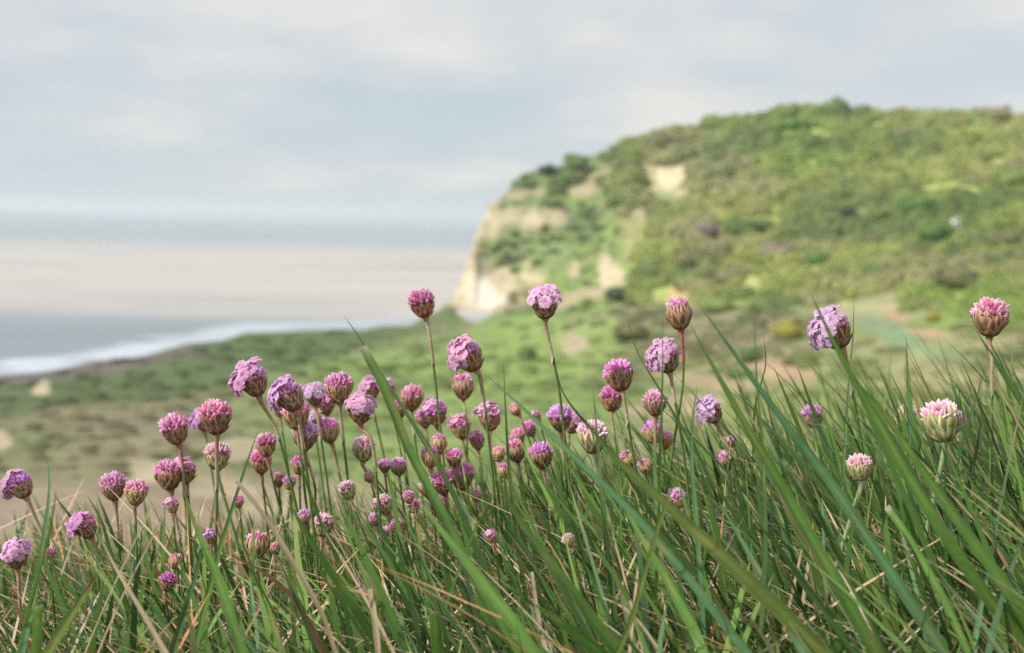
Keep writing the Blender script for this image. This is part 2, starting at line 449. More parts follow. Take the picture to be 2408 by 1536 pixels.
# ------------------------------------------------------------------ sea
saz = np.linspace(R_(-75), R_(50), 420)
sr = np.concatenate([np.linspace(230, 900, 200, endpoint=False), np.geomspace(900, 45000, 110)])
SX = np.sin(saz)[:, None] * sr; SY = np.cos(saz)[:, None] * sr
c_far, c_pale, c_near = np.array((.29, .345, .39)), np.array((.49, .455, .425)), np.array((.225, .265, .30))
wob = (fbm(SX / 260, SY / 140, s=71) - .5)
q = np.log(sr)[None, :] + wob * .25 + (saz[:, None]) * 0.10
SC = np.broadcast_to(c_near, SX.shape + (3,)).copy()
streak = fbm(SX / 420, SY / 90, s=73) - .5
SC = mixc(SC, c_pale, sm(math.log(560), math.log(760), q + streak * .35))  # beige band between the near and far water colours, set by range
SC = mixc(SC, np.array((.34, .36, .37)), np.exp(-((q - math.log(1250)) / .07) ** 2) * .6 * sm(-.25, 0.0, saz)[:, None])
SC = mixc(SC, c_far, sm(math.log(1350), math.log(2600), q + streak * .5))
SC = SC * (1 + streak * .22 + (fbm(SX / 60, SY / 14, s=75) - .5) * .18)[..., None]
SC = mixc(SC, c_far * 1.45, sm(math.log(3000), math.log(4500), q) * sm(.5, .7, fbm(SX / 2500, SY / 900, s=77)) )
srange = np.interp(saz, shore_az, shore_r)
rel = sr[None, :] / srange[:, None]
fo = sm(1.105, 1.04, rel + (fbm(SX / 60, SY / 22, s=81) - .5) * .16) * (0.75 + 0.5 * fbm(SX / 18, SY / 7, s=83))
fo *= (saz < shore_az[-1] + .02)[:, None]
SC = mixc(SC, np.array((.54, .60, .68)), np.clip(fo * sm(.34, .56, fbm(SX / 34, SY / 12, s=87, o=3) + .12) * np.interp(saz, [col_az[2], shore_az[-4], shore_az[-1]], [1, .6, .0])[:, None], 0, 1))
SZ = np.full(SX.shape, SEA)
mt, t = mat_new('sea_water')
o_ = N(t, 'ShaderNodeOutputMaterial'); b_ = N(t, 'ShaderNodeBsdfPrincipled')
at = N(t, 'ShaderNodeAttribute'); at.attribute_name = 'Col'
t.links.new(at.outputs['Color'], b_.inputs['Base Color'])
b_.inputs['Roughness'].default_value = 0.45; b_.inputs['Specular IOR Level'].default_value = 0.25
tcn = N(t, 'ShaderNodeTexCoord'); n_ = N(t, 'ShaderNodeTexNoise'); n_.inputs['Scale'].default_value = 0.12; n_.inputs['Detail'].default_value = 4
mp = N(t, 'ShaderNodeMapping'); mp.inputs['Scale'].default_value = (0.5, 1.4, 1)
t.links.new(tcn.outputs['Object'], mp.inputs[0]); t.links.new(mp.outputs[0], n_.inputs['Vector'])
bp = N(t, 'ShaderNodeBump'); bp.inputs['Strength'].default_value = 0.6; bp.inputs['Distance'].default_value = 1.0
t.links.new(n_.outputs['Fac'], bp.inputs['Height']); t.links.new(bp.outputs[0], b_.inputs['Normal'])
t.links.new(b_.outputs[0], o_.inputs[0])
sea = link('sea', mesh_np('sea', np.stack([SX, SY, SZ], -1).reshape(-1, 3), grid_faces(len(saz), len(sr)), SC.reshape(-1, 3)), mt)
tag(sea, 'pale grey blue sea with a beige band and white surf', kind='structure')

# ------------------------------------------------------------------ trees and scrub on the far hillside
def crown_template(seed, nleaf=320, squash=0.75):
    r_ = np.random.default_rng(seed)
    nl = 9
    ld = r_.normal(size=(nl, 3)); ld[:, 2] = np.abs(ld[:, 2]) * .8; ld /= np.linalg.norm(ld, axis=1)[:, None]
    lc = ld * r_.uniform(.35, .62, (nl, 1)); lrad = r_.uniform(.32, .5, nl)
    # leaf sprays on the lobes
    k = r_.integers(0, nl, nleaf)
    d = r_.normal(size=(nleaf, 3)); d /= np.linalg.norm(d, axis=1)[:, None]
    p = lc[k] + d * (lrad[k] * r_.uniform(.82, 1.1, nleaf))[:, None]
    nrm = d + r_.normal(size=(nleaf, 3)) * .35; nrm /= np.linalg.norm(nrm, axis=1)[:, None]
    a = np.cross(nrm, r_.normal(size=(nleaf, 3))); a /= np.linalg.norm(a, axis=1)[:, None]
    b = np.cross(nrm, a)
    s = r_.uniform(.07, .15, nleaf)[:, None]
    q = np.stack([p - a * s, p + b * s * .8, p + a * s, p - b * s * .8], 1).reshape(-1, 3)
    fq = np.arange(nleaf * 4).reshape(-1, 4)
    # a lumpy inner body
    nu, nv = 10, 7
    U, Vv = np.meshgrid(np.linspace(0, 2 * np.pi, nu, endpoint=False), np.linspace(0.05, np.pi - .05, nv), indexing='ij')
    dd = np.stack([np.cos(U) * np.sin(Vv), np.sin(U) * np.sin(Vv), np.cos(Vv)], -1).reshape(-1, 3)
    rad = np.full(len(dd), .45)
    for c_, r0 in zip(lc, lrad):
        tdot = dd @ c_; disc = tdot ** 2 - (c_ @ c_) + r0 ** 2
        rad = np.maximum(rad, np.where(disc > 0, tdot + np.sqrt(np.maximum(disc, 0)), 0) * .93)
    body = dd * rad[:, None]
    bf = []
    for i in range(nu):
        for j in range(nv - 1):
            a0 = i * nv + j; a1 = ((i + 1) % nu) * nv + j
            bf.append((a0, a0 + 1, a1 + 1, a1))
    V_ = np.concatenate([q, body]); Ff = np.concatenate([fq, np.array(bf) + len(q)])
    tint = np.concatenate([np.repeat(r_.uniform(.85, 1.15, nleaf), 4), np.full(len(body), 1.0)])
    V_[:, 2] = V_[:, 2] * squash + .25
    return V_, Ff, tint
TPL = [crown_template(100 + i) for i in range(7)]
TPLs = [crown_template(200 + i, 90) for i in range(6)]
TREE_COL = dict(khaki=(.34, .32, .16), olive=(.28, .31, .12), green=(.20, .32, .09), bright=(.21, .39, .09), dark=(.11, .18, .08),
                mauve=(.38, .33, .25), yellow=(.44, .46, .08), brown=(.30, .25, .16), lime=(.32, .44, .12))
TREES = [
    (2200, 545, 92, 'bright', 'bright green rounded tree just left of the small white building'),
    (2150, 480, 100, 'bright', 'bright green spreading tree up the slope from the small white building'),
    (1852, 775, 92, 'yellow', 'yellow green rounded bush with dark shade under its right side'),
    (1835, 585, 84, 'mauve', 'greyish mauve bare rounded tree halfway down the wooded hillside'),
    (1745, 535, 96, 'green', 'mid green rounded tree uphill and left of the greyish mauve tree'),
    (1800, 528, 60, 'green', 'smaller green tree touching the right side of the mid green rounded tree'),
    (1915, 605, 66, 'bright', 'fresh green tree just right of the greyish mauve tree'),
    (1960, 560, 54, 'green', 'green tree behind the fresh green tree beside the mauve one'),
    (1870, 290, 74, 'bright', 'bright green treetop just below the highest point of the skyline'),
    (1850, 262, 66, 'lime', 'pale green tree standing highest on the headland skyline'),
    (2310, 285, 62, 'bright', 'bright green treetop near the skyline above the small white building'),
    (1360, 382, 74, 'green', 'bright green bush on the skyline above the pale cliff'),
    (1285, 395, 56, 'dark', 'dark green bush on the skyline left of the bright green one'),
    (1640, 605, 120, 'olive', 'wide olive green tree downhill of the upper bare sandstone scar'),
    (1660, 540, 84, 'mauve', 'pinkish brown bare tree above the wide olive green tree'),
    (1990, 495, 56, 'dark', 'dark bluish green tree in the middle of the wood'),
    (2060, 640, 90, 'green', 'green tree overhanging the upper edge of the grassy clearing'),
    (1960, 650, 70, 'green', 'green tree at the upper left corner of the grassy clearing'),
    (2250, 650, 110, 'olive', 'large olive tree to the right above the grassy clearing'),
    (2120, 660, 60, 'khaki', 'khaki tree between the green tree and the large olive tree'),
    (2360, 560, 90, 'olive', 'olive tree downhill and right of the small white building'),
    (2380, 420, 100, 'lime', 'pale green tree high on the hillside at the right edge of the photo'),
    (2195, 748, 42, 'yellow', 'yellow flowering gorse bush beside the orange bare patch'),
    (2001, 697, 30, 'yellow', 'small yellow gorse bush at the head of the grassy clearing'),
    (1690, 715, 80, 'lime', 'lime green low bush right of the round yellow sandstone outcrop'),
    (1445, 690, 66, 'dark', 'dark green bush under the white chalky scar'),
    (1480, 775, 90, 'olive', 'dull olive bush downhill of the white chalky scar'),
    (1240, 830, 60, 'green', 'green bush on the low slope below the white cliff foot'),
    (1760, 830, 84, 'green', 'green bush touching the left side of the yellow green bush'),
    (2050, 560, 62, 'olive', 'olive tree between the dark bluish tree and the bright green tree'),
]
for (px, py, wpx, cname, lab) in TREES:
    h_ = hit(px, py + wpx * .28)
    if h_ is None: continue
    x, y, z = h_
    dist = math.hypot(x, y)
    rad = wpx * .5 / FPX * dist * 1.05
    root = link('tree' if 'tree' in lab else 'bush', None, None, loc=(x, y, z - .3))
    tag(root, lab, 'tree' if 'tree' in lab else 'bush', 'trees and bushes told apart on the far hillside')
    V_, Ff, tint = random.choice(TPL)
    me = mesh_np('crown', V_, Ff, np.repeat(tint[:, None], 3, 1), smooth=False)
    cr_ = link('crown', me, M_crown, root)
    cr_.scale = (rad, rad, rad * random.uniform(.9, 1.05)); cr_.rotation_euler = (0, 0, random.uniform(0, 6.28)); cr_.location = (0, 0, rad * .1)
    k = random.uniform(.95, 1.1); c_ = TREE_COL[cname]
    cr_.color = (c_[0] * k * 1.1, c_[1] * k, c_[2] * k * 1.3, 1)
    # trunk: tapered, with two limbs
    tv, tf = [], []
    def tube(pts, rads, n=7):
        b0 = len(tv)
        for p_, r0 in zip(pts, rads):
            for a in range(n):
                tv.append((p_[0] + r0 * math.cos(a * 6.283 / n), p_[1] + r0 * math.sin(a * 6.283 / n), p_[2]))
        for i in range(len(pts) - 1):
            for a in range(n):
                tf.append((b0 + i * n + a, b0 + i * n + (a + 1) % n, b0 + (i + 1) * n + (a + 1) % n, b0 + (i + 1) * n + a))
    tube([(0, 0, -.5), (0, 0, rad * .3), (rad * .05, 0, rad * .7)], [rad * .09, rad * .06, rad * .03])
    tube([(0, 0, rad * .2), (rad * .22, .05 * rad, rad * .6)], [rad * .04, rad * .02])
    tube([(0, 0, rad * .25), (-rad * .2, -.1 * rad, rad * .62)], [rad * .04, rad * .02])
    link('trunk', mesh_np('trunk', np.array(tv), np.array(tf), np.tile((.12, .09, .06), (len(tv), 1))), M_bark, root)

# the unbroken wood and scrub: one mass
wv_, wf_, wc_ = [], [], []
off = 0
def add_clump(x, y, z, rad, colr, tpl, hs=1.0):
    global off
    V_, Ff, tint = tpl
    a = random.uniform(0, 6.28); ca, sa = math.cos(a), math.sin(a)
    Rm = np.array([[ca, -sa, 0], [sa, ca, 0], [0, 0, 1]])
    VV = (V_ @ Rm.T) * np.array([rad, rad, rad * hs]) + np.array([x, y, z + rad * .15])
    wv_.append(VV); wf_.append(Ff + off); off += len(VV)
    wc_.append(np.clip(np.array(colr)[None, :] * tint[:, None], 0, .9))
pal = [np.array(TREE_COL[k]) for k in ('khaki', 'olive', 'green', 'dark', 'brown', 'lime', 'mauve')]
nclump = 0
def ground_c(x, y):
    i = int(np.clip((math.atan2(x, y) - AZ[0]) / (AZ[1] - AZ[0]), 0, len(AZ) - 1)); j = int(np.clip(np.searchsorted(rr, math.hypot(x, y)), 0, len(rr) - 1))
    return COLT[i, j]
bare_i = lambda x, y: bare[int(np.clip((math.atan2(x, y) - AZ[0]) / (AZ[1] - AZ[0]), 0, len(AZ) - 1)), int(np.clip(np.searchsorted(rr, math.hypot(x, y)), 0, len(rr) - 1))]
for it in range(9000):
    px = random.uniform(-150, 2560); py = random.uniform(255, 1130)
    h_ = hit(px, py)
    if h_ is None: continue
    x, y, z = h_
    if z < SEA + 2.5: continue
    if bare_i(x, y) > .3: continue
    r = math.hypot(x, y)
    clearing = patch_w(np.array(px), np.array(py), (2090, 770, 190, 90, 20, 0), .3, 0)
    woods = px > 1480 and py < 700 + (px - 1480) * .06
    skyl = px > 1150 and py < 480
    if woods or skyl:
        if random.random() > .6: continue
        rad = random.triangular(7, 19, 11) * (0.5 if px < 1450 else 1) * (r / 700) ** .7
        qx, qy, _ = project(np.array([x, y, z + rad * .5])); rp = rad / r * FPX * .4
        if any(abs(p[0] - qx) < p[2] + rp and abs(p[1] - qy) < p[3] + rp and patch_w(np.array(float(qx)), np.array(float(qy)), (p[0], p[1], p[2] + rp, p[3] + rp, p[4]) + (0,), .05, 0) > .5
               for p in PATCH + [(2246, 530, 12, 14, 0)] if p[1] < 720): continue
        nv = float(fbm(np.array(x / 60), np.array(y / 60), s=91)); n2v = float(fbm(np.array(x / 25), np.array(y / 25), s=95))
        cn = canopy(x + random.gauss(0, 7), y + random.gauss(0, 9))
        c_ = cn if px > 1480 else np.array((.23, .30, .12)) * random.uniform(.85, 1.25)
        g_ = ground_c(x, y)
        add_clump(x, y, z - rad * .58, rad, (c_ * .85 + g_ * .15) * random.uniform(1.0, 1.27), random.choice(TPL), random.uniform(.85, 1.15))
    else:
        near = r < 260
        if clearing > .5 and random.random() > .12: continue
        if random.random() > (.55 if not near else .4): continue
        if py > 940 and px > 1000 and random.random() > .25: continue
        rad = random.triangular(1.5, 7.5, 3) * (r / 420 if r < 420 else 1.0)
        if px > 1480 and not near: rad *= 1.4
        nv = float(fbm(np.array(x / 35), np.array(y / 35), s=97))
        if px < 1060:
            c_ = pal[3] * .9 if nv < .47 else (pal[4] if nv > .58 else pal[1] * .7)
        else:
            c_ = pal[2] if nv < .5 else (pal[0] if nv > .6 else pal[1])
            if random.random() < .25: c_ = pal[3] * 1.5
        g_ = ground_c(x, y)
        add_clump(x, y, z - rad * .40, rad, (c_ * .25 + g_ * .75) * random.uniform(1.0, 1.35), random.choice(TPLs), random.uniform(.4, .65))
    nclump += 1
print('clumps', nclump)
wood = link('woodland', mesh_np('woodland', np.concatenate(wv_), np.concatenate(wf_), np.concatenate(wc_), smooth=False), M_wood)
tag(wood, 'soft green and brown wood and scrub covering the far hillside', kind='stuff')

# small white building among the trees
def box(x0, x1, y0, y1, z0, z1):
    v = [(x0, y0, z0), (x1, y0, z0), (x1, y1, z0), (x0, y1, z0), (x0, y0, z1), (x1, y0, z1), (x1, y1, z1), (x0, y1, z1)]
    return v, [(0, 3, 2, 1), (4, 5, 6, 7), (0, 1, 5, 4), (1, 2, 6, 5), (2, 3, 7, 6), (3, 0, 4, 7)]
hx, hy, hz = hit(2246, 542)
house = link('house', None, None, loc=(hx, hy, hz + .6)); house.rotation_euler = (0, 0, .3); house.scale = (.62, .62, .62)
tag(house, 'small white building standing alone among the trees on the hillside', 'building')
v, f = box(-2.6, 2.6, -2, 2, 0, 5.6)
v += [(-2.6, 0, 7.0), (2.6, 0, 7.0)]; f += [(4, 8, 7), (5, 6, 9)]
me = bpy.data.meshes.new('wall'); me.from_pydata(v, [], f)
a = me.color_attributes.new('Col', 'FLOAT_COLOR', 'POINT'); a.data.foreach_set('color', np.tile((.8, .78, .74, 1), (len(v), 1)).astype(np.float32).ravel())
link('wall', me, M_bark, house)
v = [(-2.9, -2.3, 5.4), (2.9, -2.3, 5.4), (2.9, 0, 7.15), (-2.9, 0, 7.15), (2.9, 2.3, 5.4), (-2.9, 2.3, 5.4),
     (-2.9, -2.3, 5.55), (2.9, -2.3, 5.55), (2.9, 0, 7.3), (-2.9, 0, 7.3), (2.9, 2.3, 5.55), (-2.9, 2.3, 5.55)]
f = [(0, 1, 2, 3), (3, 2, 4, 5), (6, 9, 8, 7), (9, 11, 10, 8), (0, 6, 7, 1), (5, 4, 10, 11), (0, 3, 9, 6), (3, 5, 11, 9), (1, 7, 8, 2), (2, 8, 10, 4)]
me = bpy.data.meshes.new('roof'); me.from_pydata(v, [], f)
a = me.color_attributes.new('Col', 'FLOAT_COLOR', 'POINT'); a.data.foreach_set('color', np.tile((.45, .42, .40, 1), (len(v), 1)).astype(np.float32).ravel())
link('roof', me, M_bark, house)
for wx in (-1.3, 1.3):
    v, f = box(wx - .45, wx + .45, -2.06, -1.99, 2.2, 3.5)
    me = bpy.data.meshes.new('window'); me.from_pydata(v, [], f)
    a = me.color_attributes.new('Col', 'FLOAT_COLOR', 'POINT'); a.data.foreach_set('color', np.tile((.06, .07, .08, 1), (len(v), 1)).astype(np.float32).ravel())
    link('window', me, M_bark, house)

# ------------------------------------------------------------------ the near bank
def zg(x, y):
    x = np.asarray(x, float); y = np.asarray(y, float)
    yc = 1.28 + 0.30 * np.clip(x, -.5, 1)
    z = 0.015 + 0.10 * np.clip(x, -.45, .8) - 0.17 * np.maximum(0, y - .7) - 0.5 * np.maximum(0, y - yc) ** 1.5
    z = z - 0.9 * np.maximum(0, np.abs(x) - 3) * .2
    return z + 0.012 * (fbm(x * 6 + 3, y * 6, s=5) - .5)
gx = np.concatenate([np.linspace(-7, -1.2, 25, endpoint=False), np.linspace(-1.2, 1.2, 110), np.linspace(1.25, 7, 25)])
gy = np.concatenate([np.linspace(-6, 0, 20, endpoint=False), np.linspace(0, 2, 110), np.linspace(2.05, 4.2, 25)])
GX, GY = np.meshgrid(gx, gy, indexing='ij'); GZ = zg(GX, GY)
gn = fbm(GX * 14, GY * 14, s=8)
GC = mixc(np.broadcast_to(np.array((.045, .065, .022)), GX.shape + (3,)).copy(), np.array((.11, .08, .05)), sm(.45, .65, gn))
bank = link('ground', mesh_np('ground', np.stack([GX, GY, GZ], -1).reshape(-1, 3), grid_faces(len(gx), len(gy))[:, ::-1], GC.reshape(-1, 3)), M_soil)
tag(bank, 'dark soil of the grassy clifftop bank', kind='structure')

# ---- many fine blades as one object
def blades(n, xr, yr, hfun, wr, lean, leansd, cols, curl=.5, seg=4, dens=None, rsd=0):
    r_ = np.random.default_rng(rsd)
    x = r_.uniform(*xr, n); y = r_.uniform(*yr, n)
    if dens is not None:
        k = r_.random(n) < dens(x, y); x, y = x[k], y[k]; n = len(x)
    h = hfun(x, y, r_)
    wd = r_.uniform(*wr, n)
    z0 = zg(x, y) - .004
    # leaning towards -x, with scatter
    lx = -(lean(x) + r_.normal(0, leansd, n)); ly = r_.normal(0, leansd * .8, n)
    cu = r_.uniform(.1, 1, n) * curl
    cdir = r_.uniform(0, 2 * np.pi, n)
    tt = np.linspace(0, 1, seg + 1)
    pts = np.zeros((n, seg + 1, 3))
    for k, t_ in enumerate(tt):
        pts[:, k, 0] = x + h * (lx * t_ + (lx * .5 + np.cos(cdir) * .3) * cu * t_ ** 2)
        pts[:, k, 1] = y + h * (ly * t_ + np.sin(cdir) * .35 * cu * t_ ** 2)
        pts[:, k, 2] = z0 + h * (t_ - .25 * cu * t_ ** 2.2)
    fa = r_.normal(0, .7, n)                        # facing: mostly towards the camera
    side = np.stack([np.cos(fa), np.sin(fa), np.zeros(n)], 1)
    prof = np.array([.75, 1.0, .92, .68, .04]) if seg == 4 else np.interp(tt, [0, .3, .6, .85, 1], [.75, 1, .92, .6, .04])
    off_ = side[:, None, :] * (wd[:, None] * prof[None, :])[:, :, None] * .5
    Vv = np.stack([pts - off_, pts + off_], 2).reshape(-1, 3)
    base = (np.arange(n) * (seg + 1) * 2)[:, None] + np.arange(seg)[None, :] * 2
    base = base.ravel()
    Ff = np.stack([base, base + 1, base + 3, base + 2], 1)
    ci = r_.choice(len(cols), n, p=[c[1] for c in cols])
    cc = np.array([c[0] for c in cols])[ci] * r_.uniform(.8, 1.4, (n, 1)) * np.array((1.1, 1.0, 1.05))
    tipb = r_.random(n) < .25                      # some withered tips
    cv = np.repeat(cc[:, None, :], seg + 1, 1)
    straw = np.array((.42, .33, .17))
    cv[tipb, -2:, :] = cv[tipb, -2:, :] * .4 + straw * .6
    cv = np.repeat(cv[:, :, None, :], 2, 2).reshape(-1, 3)
    return Vv, Ff, cv
GR = [((.095, .20, .05), .34), ((.16, .29, .07), .20), ((.05, .11, .035), .26), ((.12, .23, .11), .08), ((.42, .34, .19), .09), ((.30, .17, .08), .03)]
GRW = [((.10, .215, .05), .38), ((.17, .31, .075), .20), ((.05, .115, .035), .27), ((.13, .25, .12), .12), ((.44, .36, .2), .03)]
dx_ = lambda x, y: np.clip(.40 + .75 * (x + .1), .22, 1) * (1 - .55 * np.exp(-((x + .13) / .2) ** 2) * (y > .72)) * (1 - .5 * (y > 1.0) * (x > .1))
sets = [
    # short dense sward
    blades(38000, (-.95, 1.1), (.45, 1.75), lambda x, y, r: r.uniform(.02, .055, len(x)), (.0012, .0032), lambda x: .35 + .3 * x, .55, GR, .9, rsd=1),
    # middle layer
    blades(11500, (-.85, 1.1), (.5, 1.6), lambda x, y, r: r.uniform(.5, 1, len(x)) * (.072 + .062 * sm(-.35, .45, x)), (.0012, .0038), lambda x: .42 + .25 * x, .24, GRW, .7, dens=dx_, rsd=2),
    # tall thin
    blades(2300, (-.8, 1.1), (.6, 1.5), lambda x, y, r: r.uniform(.6, 1.05, len(x)) * (.115 + .095 * sm(-.3, .45, x)), (.0011, .0024), lambda x: .28 + .12 * x, .20, GRW, .6, seg=6, dens=dx_, rsd=3),
    # broad
    blades(1500, (-.8, 1.0), (.55, 1.4), lambda x, y, r: r.uniform(.6, 1.05, len(x)) * (.085 + .10 * sm(-.35, .45, x)), (.0030, .0056), lambda x: .34 + .12 * x, .16, GRW[:4][:2] + [((.075, .15, .04), .42)], .5, seg=6, dens=dx_, rsd=4),
    # upright medium blades over the whole bank
    blades(1150, (-.72, 1.0), (.58, 1.15), lambda x, y, r: r.uniform(.55, 1.1, len(x)) * (.108 + .06 * sm(-.3, .45, x)), (.0024, .0046), lambda x: .12 + .45 * np.clip(x + .3, 0, .6), .20, GRW[:2] + [((.06, .13, .04), .27), ((.13, .25, .12), .15)], .5, seg=6, dens=lambda x, y: 1 - .6 * np.exp(-((x + .13) / .2) ** 2) * (y > .7), rsd=14),
    # long straws standing and leaning among the green
    blades(650, (-.75, 1.0), (.55, 1.1), lambda x, y, r: r.uniform(.05, .13, len(x)), (.0011, .0024), lambda x: .5 + 0 * x, .7, [((.56, .46, .30), .55), ((.50, .29, .13), .25), ((.66, .58, .44), .2)], .6, seg=6, rsd=15),
    # straw bits lying about
    blades(4200, (-.9, 1.1), (.5, 1.5), lambda x, y, r: r.uniform(.025, .08, len(x)), (.0010, .0022), lambda x: .7 + 0 * x, 1.1, [((.52, .42, .26), .6), ((.42, .26, .13), .25), ((.62, .54, .4), .15)], .8, rsd=5),
]
Vs, Fs, Cs, o0 = [], [], [], 0
for v_, f_, c_ in sets:
    Vs.append(v_); Fs.append(f_ + o0); Cs.append(c_); o0 += len(v_)
turf = link('grass', mesh_np('grass', np.concatenate(Vs), np.concatenate(Fs), np.concatenate(Cs)), M_turf)
tag(turf, 'dense green grass mixed with dry straw on the clifftop bank', kind='stuff')
print('grass faces', sum(len(f) for f in Fs))

# ------------------------------------------------------------------ single blades and dry stems
GREEN, DKGREEN, BLUEG, OLIVE, STRAW, RUST, YEL = (.14, .28, .06), (.06, .13, .035), (.12, .25, .11), (.18, .25, .065), (.46, .37, .24), (.36, .20, .11), (.16, .21, .035)
